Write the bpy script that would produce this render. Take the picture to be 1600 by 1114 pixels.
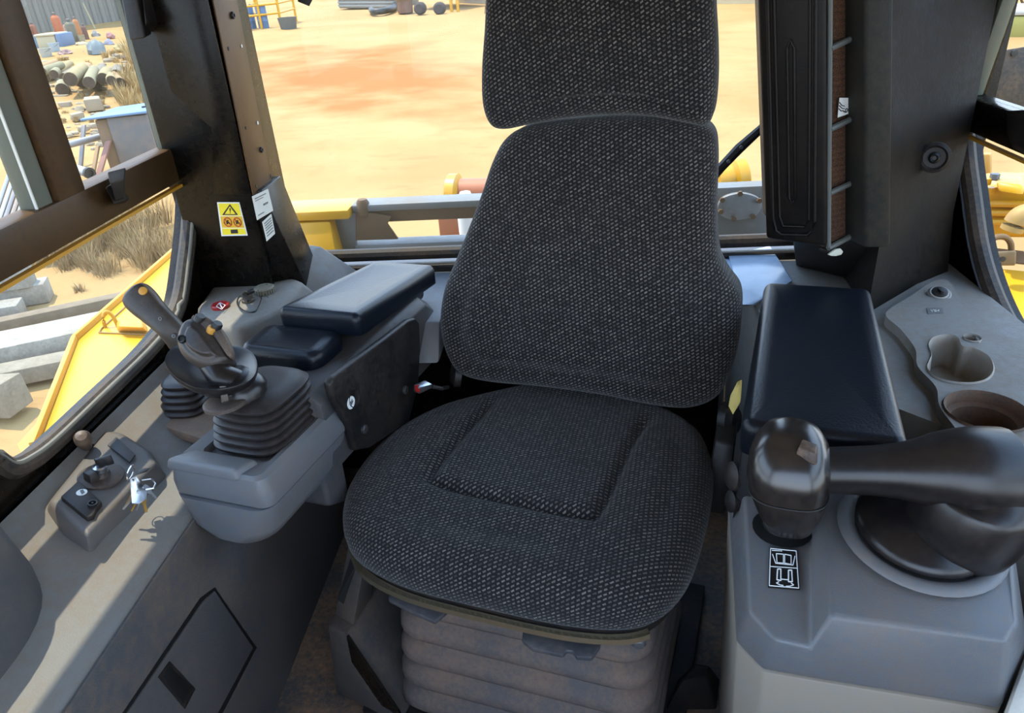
import bpy, bmesh, math, random
from mathutils import Vector, Matrix
from mathutils.geometry import tessellate_polygon
random.seed(7)
for o in list(bpy.data.objects): bpy.data.objects.remove(o)
scene = bpy.context.scene
COL = scene.collection

# ---------------------------------------------------------------- camera
FPX = 1150.0
CAM = Vector((0, 0, 1.28))
def cam_axes(p, y, r):
    f = Vector((math.sin(y)*math.cos(p), math.cos(y)*math.cos(p), -math.sin(p)))
    rt = Vector((math.cos(y), -math.sin(y), 0)); d = f.cross(rt)
    c, s = math.cos(r), math.sin(r)
    return c*rt+s*d, -s*rt+c*d, f
RT, DN, FW = cam_axes(math.radians(28), math.radians(-6), math.radians(4.2))
cd = bpy.data.cameras.new('camera'); cam = bpy.data.objects.new('camera', cd); COL.objects.link(cam)
cd.sensor_fit = 'HORIZONTAL'; cd.sensor_width = 36; cd.lens = 36*FPX/1600; cd.clip_start = .01; cd.clip_end = 500
cam.matrix_world = Matrix(((RT.x, -DN.x, -FW.x, CAM.x), (RT.y, -DN.y, -FW.y, CAM.y), (RT.z, -DN.z, -FW.z, CAM.z), (0, 0, 0, 1)))
scene.camera = cam

# ---------------------------------------------------------------- sky, sun, exposure
scene.view_settings.view_transform = 'Standard'
scene.view_settings.look = 'None'
scene.view_settings.gamma = 1
scene.view_settings.use_curve_mapping = False
scene.view_settings.exposure = 0.45
SKY, SUN = 3.9, 6.2
w = bpy.data.worlds.new('sky'); scene.world = w; w.use_nodes = True
nt = w.node_tree; nt.nodes.clear()
bo = nt.nodes.new('ShaderNodeOutputWorld'); bg = nt.nodes.new('ShaderNodeBackground')
tc = nt.nodes.new('ShaderNodeTexCoord'); sp = nt.nodes.new('ShaderNodeSeparateXYZ'); rp = nt.nodes.new('ShaderNodeValToRGB')
nt.links.new(tc.outputs['Generated'], sp.inputs[0]); nt.links.new(sp.outputs['Z'], rp.inputs[0])
rp.color_ramp.elements[0].color = (.70, .82, .98, 1); rp.color_ramp.elements[0].position = 0
rp.color_ramp.elements[1].color = (.34, .54, .92, 1); rp.color_ramp.elements[1].position = .8
nt.links.new(rp.outputs[0], bg.inputs[0]); bg.inputs[1].default_value = SKY; nt.links.new(bg.outputs[0], bo.inputs[0])
sl = bpy.data.lights.new('sun', 'SUN'); so = bpy.data.objects.new('sun', sl); COL.objects.link(so)
sl.energy = SUN; sl.color = (1, .9, .72); sl.angle = math.radians(.53)
SUN_DIR = Vector((.30, -.16, -1))           # direction in which the light travels
so.rotation_euler = SUN_DIR.to_track_quat('-Z', 'Y').to_euler(); so.location = (-6, 3, 14)

# ---------------------------------------------------------------- where things are: a ray of the camera meets a plane of the cab
def ray(x, y): return RT*((x-800)/FPX)+DN*((y-557)/FPX)+FW
def AX(x, y, X): r = ray(x, y); return CAM+r*((X-CAM.x)/r.x)
def AY(x, y, Y): r = ray(x, y); return CAM+r*((Y-CAM.y)/r.y)
def AZ(x, y, Z): r = ray(x, y); return CAM+r*((Z-CAM.z)/r.z)
GZ, GX, GY = -1.7, -.02, .03
def ground_z(x, y): return GZ+GX*x+GY*max(y, -20)
def AG(x, y, up=0.0):
    r = ray(x, y); den = r.z-GX*r.x-GY*r.y
    return CAM+r*((GZ+up-CAM.z)/den)
def mpp(p): return (p-CAM).dot(FW)/FPX        # metres in one pixel there
SO = Vector((-.06, 1.06)); SA = math.radians(15)
SU = Vector((math.cos(SA), -math.sin(SA))); SV = Vector((math.sin(SA), math.cos(SA)))
SEAT_M = Matrix.Translation((SO.x, SO.y, 0)) @ Matrix.Rotation(-SA, 4, 'Z')
SEAT_I = SEAT_M.inverted()
def toS(p): return SEAT_I @ p
def SZ(x, y, z): return toS(AZ(x, y, z))
def Spl(x, y, k, v):
    a = toS(CAM); b = toS(CAM+ray(x, y)); d = b-a
    return a+d*((v-a[k])/d[k])

# ---------------------------------------------------------------- materials
def lin(c):
    return tuple((v/255/12.92 if v/255 <= .04045 else ((v/255+.055)/1.055)**2.4) for v in c)+(1,)
MATS = {}
def mat(name, col, rough=.5, metal=0, spec=.5, dust=0, dcol=(150, 118, 88), dscale=6, bump=0, bscale=200, coat=0, var=.0, vscale=3, emit=None):
    if name in MATS: return MATS[name]
    m = bpy.data.materials.new(name); m.use_nodes = True; n = m.node_tree; N = n.nodes; L = n.links
    b = N['Principled BSDF']; b.inputs['Roughness'].default_value = rough; b.inputs['Metallic'].default_value = metal
    b.inputs['Specular IOR Level'].default_value = spec; b.inputs['Coat Weight'].default_value = coat
    b.inputs['Base Color'].default_value = lin(col)
    t = N.new('ShaderNodeTexCoord'); out = None
    if var:
        nz = N.new('ShaderNodeTexNoise'); nz.inputs['Scale'].default_value = vscale; nz.inputs['Detail'].default_value = 6; L.new(t.outputs['Object'], nz.inputs[0])
        mx = N.new('ShaderNodeMixRGB'); mx.blend_type = 'MIX'
        mx.inputs[1].default_value = lin([v*(1-var) for v in col]); mx.inputs[2].default_value = lin([min(255, v*(1+var)) for v in col])
        L.new(nz.outputs[0], mx.inputs[0]); out = mx.outputs[0]
    if dust:
        nz = N.new('ShaderNodeTexNoise'); nz.inputs['Scale'].default_value = dscale; nz.inputs['Detail'].default_value = 9; nz.inputs['Roughness'].default_value = .65; L.new(t.outputs['Object'], nz.inputs[0])
        nf = N.new('ShaderNodeTexNoise'); nf.inputs['Scale'].default_value = dscale*14; nf.inputs['Detail'].default_value = 4; nf.inputs['Roughness'].default_value = .7; L.new(t.outputs['Object'], nf.inputs[0])
        av = N.new('ShaderNodeMath'); av.operation = 'MULTIPLY_ADD'; av.inputs[1].default_value = .45; L.new(nf.outputs[0], av.inputs[0])
        sc = N.new('ShaderNodeMath'); sc.operation = 'MULTIPLY'; sc.inputs[1].default_value = .55; L.new(nz.outputs[0], sc.inputs[0]); L.new(sc.outputs[0], av.inputs[2])
        r = N.new('ShaderNodeValToRGB'); r.color_ramp.elements[0].position = .42; r.color_ramp.elements[1].position = .62
        r.color_ramp.elements[1].color = (dust, dust, dust, 1); L.new(av.outputs[0], r.inputs[0])
        mx = N.new('ShaderNodeMixRGB'); mx.inputs[1].default_value = lin(col); mx.inputs[2].default_value = lin(dcol)
        L.new(r.outputs[0], mx.inputs[0])
        if out: L.new(out, mx.inputs[1])
        out = mx.outputs[0]
        mr = N.new('ShaderNodeMath'); mr.operation = 'MULTIPLY_ADD'; mr.inputs[1].default_value = .35; mr.inputs[2].default_value = rough; L.new(r.outputs[0], mr.inputs[0]); L.new(mr.outputs[0], b.inputs['Roughness'])
    if out: L.new(out, b.inputs['Base Color'])
    if bump:
        nz = N.new('ShaderNodeTexNoise'); nz.inputs['Scale'].default_value = bscale; nz.inputs['Detail'].default_value = 3; L.new(t.outputs['Object'], nz.inputs[0])
        bp = N.new('ShaderNodeBump'); bp.inputs['Strength'].default_value = bump; bp.inputs['Distance'].default_value = .002; L.new(nz.outputs[0], bp.inputs['Height']); L.new(bp.outputs[0], b.inputs['Normal'])
    if emit: b.inputs['Emission Color'].default_value = lin(emit); b.inputs['Emission Strength'].default_value = 1
    MATS[name] = m; return m
def om(name, col, *a, **k):
    """outdoor colours, scaled darker so the bright sun does not burn them out"""
    if 'dcol' in k: k['dcol'] = [c*.76 for c in k['dcol']]
    return mat(name, [c*.76 for c in col], *a, **k)
DECK = mat('deck_grey', (118, 118, 115), .62, dust=.6, dcol=(122, 106, 90), dscale=5, bump=.25, bscale=420)
CONS = mat('console_grey', (94, 98, 103), .42, dust=.5, dcol=(118, 102, 88), dscale=7, bump=.2, bscale=420)
CONSD = mat('console_grey_dark', (56, 58, 62), .45, dust=.5, dcol=(92, 78, 66), dscale=7, bump=.2, bscale=420)
PANEL = mat('side_panel_charcoal', (78, 78, 80), .6, spec=.3, dust=.7, dcol=(118, 100, 84), dscale=5, bump=.35, bscale=380)
BLK = mat('black_plastic', (20, 20, 22), .45, spec=.35, dust=.3, dcol=(84, 70, 58), dscale=9, bump=.12, bscale=300)
PAD = mat('armrest_vinyl', (12, 17, 26), .36, spec=.32, var=.25, vscale=26, bump=.2, bscale=260)
GRIP = mat('grip_black', (20, 19, 21), .3, spec=.5, dust=.10, dcol=(104, 82, 66), dscale=9)
RUB = mat('boot_rubber', (30, 29, 31), .45, dust=.45, dcol=(76, 60, 50), dscale=11, bump=.1)
SBEL = mat('bellows_dusty', (88, 82, 80), .72, dust=.8, dcol=(132, 108, 90), dscale=9, bump=.25, bscale=120)
PAINT = mat('black_paint', (8, 7, 6), .26, spec=.24, dust=.12, dcol=(80, 64, 46), dscale=5)
FRAME = mat('frame_bounce_brown', (62, 43, 23), .45, spec=.3, dust=.3, dcol=(110, 80, 42), dscale=6)  # brown bounce light from the ground is put into this colour
REFL_BROWN = mat('bracket_reflection_brown', (82, 58, 31), .42, metal=.25, dust=.25, dcol=(140, 104, 62), dscale=7)  # reflected ground, painted in as the brown of the side plate
SEAL = mat('seal_rubber', (34, 31, 29), .6, dust=.4, dcol=(118, 96, 72), dscale=8)
SEALG = mat('seal_greygreen', (92, 98, 88), .6, dust=.4, dcol=(120, 110, 90), dscale=12)
YEL = om('machine_yellow', (250, 182, 4), .38, dust=.12, dcol=(216, 160, 40), dscale=4, var=.04)
STEELG = om('machine_steel_grey', (132, 138, 142), .5, metal=.3, dust=.5, dcol=(150, 134, 112), dscale=7)
RUST = om('rust_brown', (112, 84, 54), .7, dust=.5, dcol=(150, 110, 66), dscale=7)
CHROME = mat('chrome', (204, 188, 156), .25, metal=.9)
STEEL = mat('bright_steel', (190, 192, 196), .28, metal=.95)
BRASS = mat('brass', (206, 164, 84), .3, metal=.9)
WHITE = mat('white_print', (226, 228, 226), .5)
PAPER = mat('paper_label', (206, 204, 194), .6, var=.05, vscale=60)
RED = mat('red_plastic', (150, 30, 26), .4)
YST = mat('sticker_yellow', (236, 214, 30), .45)
BKP = mat('print_black', (20, 20, 20), .5)
GREYP = mat('print_grey', (90, 92, 94), .5)
ORG = om('orange_paint', (206, 112, 66), .5, dust=.3)
GOLD = mat('button_sunlit_gold', (196, 140, 52), .4)  # gold stands for sunlight falling on the buttons
FLOORM = mat('floor_dusty', (72, 68, 64), .75, dust=.9, dcol=(150, 112, 80), dscale=6, bump=.3, bscale=160)
FOAM = mat('yellow_foam', (214, 190, 112), .9, bump=.5, bscale=120)
CEIL = mat('headliner_grey', (176, 174, 168), .8)

def fabric_mat():
    m = bpy.data.materials.new('seat_fabric_flecked'); m.use_nodes = True; n = m.node_tree; N = n.nodes; L = n.links
    b = N['Principled BSDF']; b.inputs['Roughness'].default_value = .95; b.inputs['Specular IOR Level'].default_value = .12
    b.inputs['Sheen Weight'].default_value = .15
    uv = N.new('ShaderNodeUVMap'); uv.uv_map = 'UVMap'
    s = N.new('ShaderNodeSeparateXYZ'); L.new(uv.outputs[0], s.inputs[0])
    def M2(op, a, b_, c=None):
        q = N.new('ShaderNodeMath'); q.operation = op
        for i, v in enumerate((a, b_, c)):
            if v is None: continue
            if isinstance(v, (int, float)): q.inputs[i].default_value = v
            else: L.new(v, q.inputs[i])
        return q.outputs[0]
    nz = N.new('ShaderNodeTexNoise'); nz.inputs['Scale'].default_value = 160; nz.inputs['Detail'].default_value = 2; L.new(uv.outputs[0], nz.inputs[0])
    wob = M2('MULTIPLY', M2('SUBTRACT', nz.outputs[0], .5), .0050)
    u = M2('ADD', s.outputs[0], wob); v = M2('ADD', s.outputs[1], wob)
    a = M2('ADD', M2('MULTIPLY', u, .55), M2('MULTIPLY', v, -.83))      # across the diagonal rows
    c = M2('ADD', M2('MULTIPLY', u, .83), M2('MULTIPLY', v, .55))       # along them
    ra = M2('DIVIDE', a, .0062); row = M2('FLOOR', ra, 0); fa = M2('FRACT', ra, 0)
    rc = M2('ADD', M2('DIVIDE', c, .0088), M2('MULTIPLY', row, .37)); fc = M2('FRACT', rc, 0); cell = M2('FLOOR', rc, 0)
    pa = M2('LESS_THAN', M2('ABSOLUTE', M2('SUBTRACT', fa, .5), 0), .21)
    pc = M2('LESS_THAN', M2('ABSOLUTE', M2('SUBTRACT', fc, .5), 0), .30)
    wn = N.new('ShaderNodeTexWhiteNoise'); wn.noise_dimensions = '2D'
    cv = N.new('ShaderNodeCombineXYZ'); L.new(row, cv.inputs[0]); L.new(cell, cv.inputs[1]); L.new(cv.outputs[0], wn.inputs['Vector'])
    br = M2('MULTIPLY_ADD', wn.outputs[0], .75, .25)
    n2 = N.new('ShaderNodeTexNoise'); n2.inputs['Scale'].default_value = 900; n2.inputs['Detail'].default_value = 1; L.new(uv.outputs[0], n2.inputs[0])
    gate = M2('GREATER_THAN', n2.outputs[0], .45)
    fac = M2('MULTIPLY', M2('MULTIPLY', pa, pc), M2('MULTIPLY', br, M2('MULTIPLY_ADD', gate, .7, .3)))
    n3 = N.new('ShaderNodeTexNoise'); n3.inputs['Scale'].default_value = 9; n3.inputs['Detail'].default_value = 4; L.new(uv.outputs[0], n3.inputs[0])
    base = N.new('ShaderNodeMixRGB'); base.inputs[1].default_value = lin((20, 19, 20)); base.inputs[2].default_value = lin((34, 33, 34)); L.new(n3.outputs[0], base.inputs[0])
    mx = N.new('ShaderNodeMixRGB'); mx.inputs[2].default_value = lin((126, 120, 113)); L.new(base.outputs[0], mx.inputs[1]); L.new(fac, mx.inputs[0])
    L.new(mx.outputs[0], b.inputs['Base Color'])
    bp = N.new('ShaderNodeBump'); bp.inputs['Strength'].default_value = .5; bp.inputs['Distance'].default_value = .0015
    L.new(M2('ADD', fac, M2('MULTIPLY', n2.outputs[0], .4)), bp.inputs['Height']); L.new(bp.outputs[0], b.inputs['Normal'])
    return m
FAB = fabric_mat()

def glass_mat(name, dusty, tint=(1, 1, 1), gl=.06):
    m = bpy.data.materials.new(name); m.use_nodes = True; n = m.node_tree; N = n.nodes; L = n.links; N.clear()
    o = N.new('ShaderNodeOutputMaterial'); tr = N.new('ShaderNodeBsdfTransparent'); g = N.new('ShaderNodeBsdfGlossy'); d = N.new('ShaderNodeBsdfDiffuse')
    tr.inputs[0].default_value = (*tint, 1); g.inputs['Roughness'].default_value = .03; d.inputs[0].default_value = lin((224, 206, 176))
    lw0 = N.new('ShaderNodeLayerWeight'); lw0.inputs[0].default_value = .5
    pw = N.new('ShaderNodeMath'); pw.operation = 'POWER'; pw.inputs[1].default_value = 5; L.new(lw0.outputs['Facing'], pw.inputs[0])
    lw = N.new('ShaderNodeMath'); lw.operation = 'MULTIPLY_ADD'; lw.inputs[1].default_value = .5; lw.inputs[2].default_value = .008; L.new(pw.outputs[0], lw.inputs[0])
    m1 = N.new('ShaderNodeMixShader'); m2 = N.new('ShaderNodeMixShader')
    L.new(lw.outputs[0], m1.inputs[0]); L.new(tr.outputs[0], m1.inputs[1]); L.new(g.outputs[0], m1.inputs[2])
    t = N.new('ShaderNodeTexCoord'); nz = N.new('ShaderNodeTexNoise'); nz.inputs['Scale'].default_value = 5; nz.inputs['Detail'].default_value = 8; L.new(t.outputs['Object'], nz.inputs[0])
    mm = N.new('ShaderNodeMath'); mm.operation = 'MULTIPLY'; mm.inputs[1].default_value = dusty*2; L.new(nz.outputs[0], mm.inputs[0])
    L.new(mm.outputs[0], m2.inputs[0]); L.new(m1.outputs[0], m2.inputs[1]); L.new(d.outputs[0], m2.inputs[2]); L.new(m2.outputs[0], o.inputs[0])
    return m
GLASS = glass_mat('dusty_glass', .05, (.97, .98, .96))

def ground_mat():
    m = bpy.data.materials.new('sandy_ground'); m.use_nodes = True; n = m.node_tree; N = n.nodes; L = n.links
    b = N['Principled BSDF']; b.inputs['Roughness'].default_value = .95; b.inputs['Specular IOR Level'].default_value = .1
    t = N.new('ShaderNodeTexCoord')
    def noise(sc, det=8, ro=.6, stretch=None):
        z = N.new('ShaderNodeTexNoise'); z.inputs['Scale'].default_value = sc; z.inputs['Detail'].default_value = det; z.inputs['Roughness'].default_value = ro
        if stretch:
            mp = N.new('ShaderNodeMapping'); mp.inputs['Scale'].default_value = stretch; mp.inputs['Rotation'].default_value = (0, 0, .5); L.new(t.outputs['Object'], mp.inputs[0]); L.new(mp.outputs[0], z.inputs[0])
        else: L.new(t.outputs['Object'], z.inputs[0])
        return z.outputs[0]
    def ramp(src, p0, p1):
        r = N.new('ShaderNodeValToRGB'); r.color_ramp.elements[0].position = p0; r.color_ramp.elements[1].position = p1; L.new(src, r.inputs[0]); return r.outputs[0]
    def mix(f, a, c):
        x = N.new('ShaderNodeMixRGB'); L.new(f, x.inputs[0])
        for i, v in ((1, a), (2, c)):
            if isinstance(v, tuple): x.inputs[i].default_value = lin(v)
            else: L.new(v, x.inputs[i])
        return x.outputs[0]
    c = mix(ramp(noise(.35), .35, .65), (158, 130, 88), (146, 116, 74))
    # red dirt carried in along the track, where the photograph shows the heap and the drag marks
    dist = N.new('ShaderNodeVectorMath'); dist.operation = 'DISTANCE'
    mp = N.new('ShaderNodeMapping'); mp.vector_type = 'TEXTURE'
    pa_, pb_ = AG(440, 62), AG(720, 182); pr = pa_.lerp(pb_, .62); dd = pb_-pa_; mp.inputs['Location'].default_value = pr; mp.inputs['Rotation'].default_value = (0, 0, math.atan2(dd.y, dd.x)); mp.inputs['Scale'].default_value = (dd.length*.36, 2.6, 6)
    L.new(t.outputs['Object'], mp.inputs[0]); L.new(mp.outputs[0], dist.inputs[0]); dist.inputs[1].default_value = (0, 0, 0)
    ad = N.new('ShaderNodeMath'); ad.operation = 'MULTIPLY_ADD'; ad.inputs[1].default_value = 3.4; L.new(noise(.5), ad.inputs[0]); L.new(dist.outputs['Value'], ad.inputs[2])
    inv = N.new('ShaderNodeMath'); inv.operation = 'SUBTRACT'; inv.inputs[0].default_value = 3.1; L.new(ad.outputs[0], inv.inputs[1])
    rf = ramp(inv.outputs[0], .0, 1.0)
    c = mix(rf, c, (146, 92, 50))
    c = mix(ramp(noise(.9, 8, .7, (1, 4, 1)), .55, .8), c, (132, 98, 62))
    c = mix(ramp(noise(6, 6, .75), .60, .85), c, (116, 88, 62))
    c = mix(ramp(noise(22, 4, .8), .62, .8), c, (164, 142, 106))
    L.new(c, b.inputs['Base Color'])
    bp = N.new('ShaderNodeBump'); bp.inputs['Strength'].default_value = .6; bp.inputs['Distance'].default_value = .05; L.new(noise(5, 9, .75), bp.inputs['Height']); L.new(bp.outputs[0], b.inputs['Normal'])
    return m
GROUND = ground_mat()

# ---------------------------------------------------------------- geometry: each returns (verts, faces)
def V3(p): return Vector(p)
def box(x0, x1, y0, y1, z0, z1):
    v = [Vector((x, y, z)) for z in (z0, z1) for x, y in ((x0, y0), (x1, y0), (x1, y1), (x0, y1))]
    return v, [(3, 2, 1, 0), (4, 5, 6, 7), (0, 1, 5, 4), (1, 2, 6, 5), (2, 3, 7, 6), (3, 0, 4, 7)]
def hexa(lo, hi):
    n = len(lo); v = [Vector(p) for p in lo]+[Vector(p) for p in hi]
    return v, [tuple(range(n-1, -1, -1)), tuple(range(n, 2*n))]+[(i, (i+1) % n, n+(i+1) % n, n+i) for i in range(n)]
def loft(rings, caps=True):
    n = len(rings[0]); v = [Vector(p) for r in rings for p in r]; f = []
    for k in range(len(rings)-1):
        for i in range(n): f.append((k*n+i, k*n+(i+1) % n, (k+1)*n+(i+1) % n, (k+1)*n+i))
    if caps: f.append(tuple(range(n-1, -1, -1))); f.append(tuple(range((len(rings)-1)*n, len(rings)*n)))
    return v, f
def join(*gs):
    V, Fc = [], []
    for v, f in gs:
        o = len(V); V += v; Fc += [tuple(i+o for i in q) for q in f]
    return V, Fc
def xf(g, m): return [m @ p for p in g[0]], g[1]
def basis(d, up=(0, 0, 1)):
    d = Vector(d).normalized(); u = Vector(up)
    if abs(d.dot(u)) > .97: u = Vector((1, 0, 0))
    a = u.cross(d).normalized(); return a, d.cross(a), d
def smooth_path(pts, n=6):
    pts = [Vector(p) for p in pts]; out = []
    for i in range(len(pts)-1):
        p0 = pts[max(i-1, 0)]; p1 = pts[i]; p2 = pts[i+1]; p3 = pts[min(i+2, len(pts)-1)]
        for k in range(n):
            t = k/n; out.append(.5*((2*p1)+(p2-p0)*t+(2*p0-5*p1+4*p2-p3)*t*t+(3*p1-p0-3*p2+p3)*t**3))
    out.append(pts[-1]); return out
def closed_curve(pts, n=8):
    pts = [Vector(p) for p in pts]; N_ = len(pts); out = []
    for i in range(N_):
        p0, p1, p2, p3 = pts[i-1], pts[i], pts[(i+1) % N_], pts[(i+2) % N_]
        for k in range(n):
            t = k/n; out.append(.5*((2*p1)+(p2-p0)*t+(2*p0-5*p1+4*p2-p3)*t*t+(3*p1-p0-3*p2+p3)*t**3))
    return out
def tube(path, r, n=10, caps=True, flat=1.0, up=(0, 0, 1)):
    path = [Vector(p) for p in path]; rings = []
    rr = r if isinstance(r, (list, tuple)) else [r]*len(path)
    if len(rr) != len(path): rr = [rr[0]+(rr[-1]-rr[0])*i/(len(path)-1) for i in range(len(path))]
    for i, p in enumerate(path):
        d = path[min(i+1, len(path)-1)]-path[max(i-1, 0)]
        a, b, _ = basis(d, up)
        rings.append([p+a*math.cos(2*math.pi*k/n)*rr[i]+b*math.sin(2*math.pi*k/n)*rr[i]*flat for k in range(n)])
    return loft(rings, caps)
def lathe(prof, c=(0, 0, 0), axis=(0, 0, 1), n=24):
    a, b, d = basis(axis); c = Vector(c)
    return loft([[c+d*h+(a*math.cos(2*math.pi*k/n)+b*math.sin(2*math.pi*k/n))*max(r, 1e-4) for k in range(n)] for r, h in prof])
def cyl(p, q, r, n=16):
    p, q = Vector(p), Vector(q); return tube([p, q], r, n)
def rrect(x0, x1, y0, y1, r, n=5):
    o = []
    for cx, cy, a0 in ((x1-r, y1-r, 0), (x0+r, y1-r, 90), (x0+r, y0+r, 180), (x1-r, y0+r, 270)):
        for k in range(n+1):
            a = math.radians(a0+90*k/n); o.append((cx+r*math.cos(a), cy+r*math.sin(a)))
    return o
def srings(specs, n=28):
    """super-ellipse rings: (cx, cy, z, a, b, power)"""
    out = []
    for cx, cy, z, a, b, p in specs:
        r = []
        for k in range(n):
            t = 2*math.pi*k/n; c, s = math.cos(t), math.sin(t)
            r.append(Vector((cx+a*math.copysign(abs(c)**(2/p), c), cy+b*math.copysign(abs(s)**(2/p), s), z)))
        out.append(r)
    return out
def plate(pts3, thick, cam=None):
    """polygon in space, extruded backwards along its own normal"""
    p = [Vector(q) for q in pts3]; nrm = Vector((0, 0, 0))
    for i in range(len(p)): nrm += p[i].cross(p[(i+1) % len(p)])
    nrm.normalize()
    if nrm.dot((CAM if cam is None else cam)-p[0]) < 0: nrm = -nrm; p = p[::-1]
    return hexa([q-nrm*thick for q in p], p)

def mesh(name, geo, bevel=0, seg=2, smooth=35, uv=None, weld=False):
    me = bpy.data.meshes.new(name); me.from_pydata([tuple(p) for p in geo[0]], [], geo[1])
    bm = bmesh.new(); bm.from_mesh(me)
    if weld: bmesh.ops.remove_doubles(bm, verts=bm.verts, dist=1e-4)
    bmesh.ops.recalc_face_normals(bm, faces=bm.faces)
    if bevel:
        ed = [e for e in bm.edges if len(e.link_faces) == 2 and e.calc_face_angle(0) > math.radians(25)]
        bmesh.ops.bevel(bm, geom=ed, offset=bevel, segments=seg, affect='EDGES', profile=.5, clamp_overlap=True)
    if uv:
        ul = bm.loops.layers.uv.new('UVMap')
        for f in bm.faces:
            for l in f.loops: l[ul].uv = uv[l.vert.index]
    bm.to_mesh(me); bm.free()
    if smooth: me.shade_smooth(); me.set_sharp_from_angle(angle=math.radians(smooth))
    return me
ROOTM = {}
def link(name, me, m, parent=None):
    o = bpy.data.objects.new(name, me); COL.objects.link(o)
    if m is not None: me.materials.clear(); me.materials.append(m)
    if parent is not None: o.parent = parent; ROOTM[o.name] = ROOTM.get(parent.name, Matrix())
    return o
def mk(name, geo, m, parent=None, bevel=0, seg=2, smooth=35, world=False, uv=None, sub=0, label=None, weld=False):
    if world and parent is not None: geo = xf(geo, ROOTM.get(parent.name, Matrix()).inverted())
    o = link(name, mesh(name, geo, bevel, seg, smooth, uv, weld), m, parent)
    if sub: md = o.modifiers.new('sub', 'SUBSURF'); md.levels = sub; md.render_levels = sub
    if label: o['label'] = label
    return o
def thing(name, label, cat, loc=(0, 0, 0), rot=0, group=None, M=None):
    o = bpy.data.objects.new(name, None); COL.objects.link(o); o.empty_display_size = .05
    m = M if M is not None else Matrix.Translation(loc) @ Matrix.Rotation(rot, 4, 'Z')
    o.matrix_world = m; ROOTM[o.name] = m.copy(); o['label'] = label; o['category'] = cat
    if group: o['group'] = group
    return o
def solo(name, label, cat, geo, m, group=None, **k):
    """a thing that is one mesh, given in world coordinates; its origin goes to its base"""
    v, f = geo; n = len(v); c = Vector((sum(p.x for p in v)/n, sum(p.y for p in v)/n, min(p.z for p in v)))
    o = mk(name, ([p-c for p in v], f), m, **k); o.location = c; ROOTM[o.name] = Matrix.Translation(c)
    o['label'] = label; o['category'] = cat
    if group: o['group'] = group
    return o
def struct(name, geo, m, parent=None, **k):
    o = mk(name, geo, m, parent, **k)
    if o.parent is None: o['kind'] = 'structure'
    return o
def text(s, size, M, m, name, parent, ext=.0003):
    cu = bpy.data.curves.new('t', 'FONT'); cu.body = s; cu.size = size; cu.extrude = ext; cu.align_x = 'CENTER'; cu.align_y = 'CENTER'
    to = bpy.data.objects.new('t', cu); COL.objects.link(to)
    me = bpy.data.meshes.new_from_object(to); bpy.data.objects.remove(to)
    inv = ROOTM.get(parent.name, Matrix()).inverted() if parent is not None else Matrix()
    me.transform(inv @ M); return link(name, me, m, parent)
def frame4(o, ux, uy):
    """matrix with origin o, x along ux, y along uy (made square), z out"""
    x = Vector(ux).normalized(); z = x.cross(Vector(uy)).normalized(); y = z.cross(x)
    return Matrix(((x.x, y.x, z.x, o[0]), (x.y, y.y, z.y, o[1]), (x.z, y.z, z.z, o[2]), (0, 0, 0, 1)))
def slab_with_holes(outer, holes, z, depth):
    """flat top with holes, skirt on the outside; 2D loops"""
    loops = [[Vector((p[0], p[1], 0)) for p in l] for l in [outer]+holes]
    tri = tessellate_polygon(loops); v = [Vector((p.x, p.y, z)) for l in loops for p in l]; f = [tuple(t) for t in tri]
    o = len(v); n = len(outer); v += [Vector((p[0], p[1], z-depth)) for p in outer]
    f += [(i, (i+1) % n, o+(i+1) % n, o+i) for i in range(n)]
    return v, f
def pillow(outline, rise, r, rh, depth, place, rings=22, rb=None):
    """stuffed shape: outline (2D) is the widest line; place(x, y, h) -> 3D point. returns geo, uv"""
    n = len(outline); P = [Vector(p[:2]) for p in outline]; c = sum(P, Vector((0, 0)))/n; nor = []
    for i in range(n):
        t = P[(i+1) % n]-P[i-1]; q = Vector((t.y, -t.x)).normalized()
        if q.dot(P[i]-c) < 0: q = -q
        nor.append(q)
    rb = rb or r*.6; R = []; U = []
    for k in range(4):
        a = math.pi/2*(1-k/4); ins = rb*(1-math.cos(a)); h = -depth-rb*math.sin(a)
        R.append([place(*(P[i]-nor[i]*ins), h) for i in range(n)]); U.append([P[i]+nor[i]*(math.pi/4*(r+rh)-r+depth+rb*a) for i in range(n)])
    K = 7
    for k in range(K+1):
        a = math.pi/2*k/K; ins = r*(1-math.cos(a))
        row, ur = [], []
        for i in range(n):
            p = P[i]-nor[i]*ins; row.append(place(p.x, p.y, rh*math.sin(a)+rise(p.x, p.y)*math.sin(a)*.0)); ur.append(P[i]+nor[i]*((r+rh)*.5*(math.pi/2-a)-r))
        R.append(row); U.append(ur)
    Q = [P[i]-nor[i]*r for i in range(n)]
    for k in range(1, rings):
        s = 1-k/rings; row, ur = [], []
        e = min(1, (1-s)*5); e = e*e*(3-2*e)
        for i in range(n):
            p = c+(Q[i]-c)*s; row.append(place(p.x, p.y, rh+rise(p.x, p.y)*e)); ur.append(p)
        R.append(row); U.append(ur)
    v, f = loft(R, False); uv = [u for row in U for u in row]
    o = len(v); v.append(place(c.x, c.y, rh+rise(c.x, c.y))); uv.append(c); b0 = (len(R)-1)*n
    f += [(b0+i, b0+(i+1) % n, o) for i in range(n)]; f.append(tuple(range(n-1, -1, -1)))
    return (v, f), uv
CAMS = SEAT_I @ CAM
def bolt(name, p, nrm, r, m, parent, world=True, h=.5, inner=True):
    o = mk(name, lathe([(r, 0), (r, r*h*.6), (r*.85, r*h), (r*.5, r*h), (r*.45, r*h*.4), (0.0, r*h*.4)] if inner else [(r, 0), (r, r*h*.7), (r*.7, r*h), (0, r*h*1.05)], p, nrm, 14), m, parent, world=world)
    return o

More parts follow.
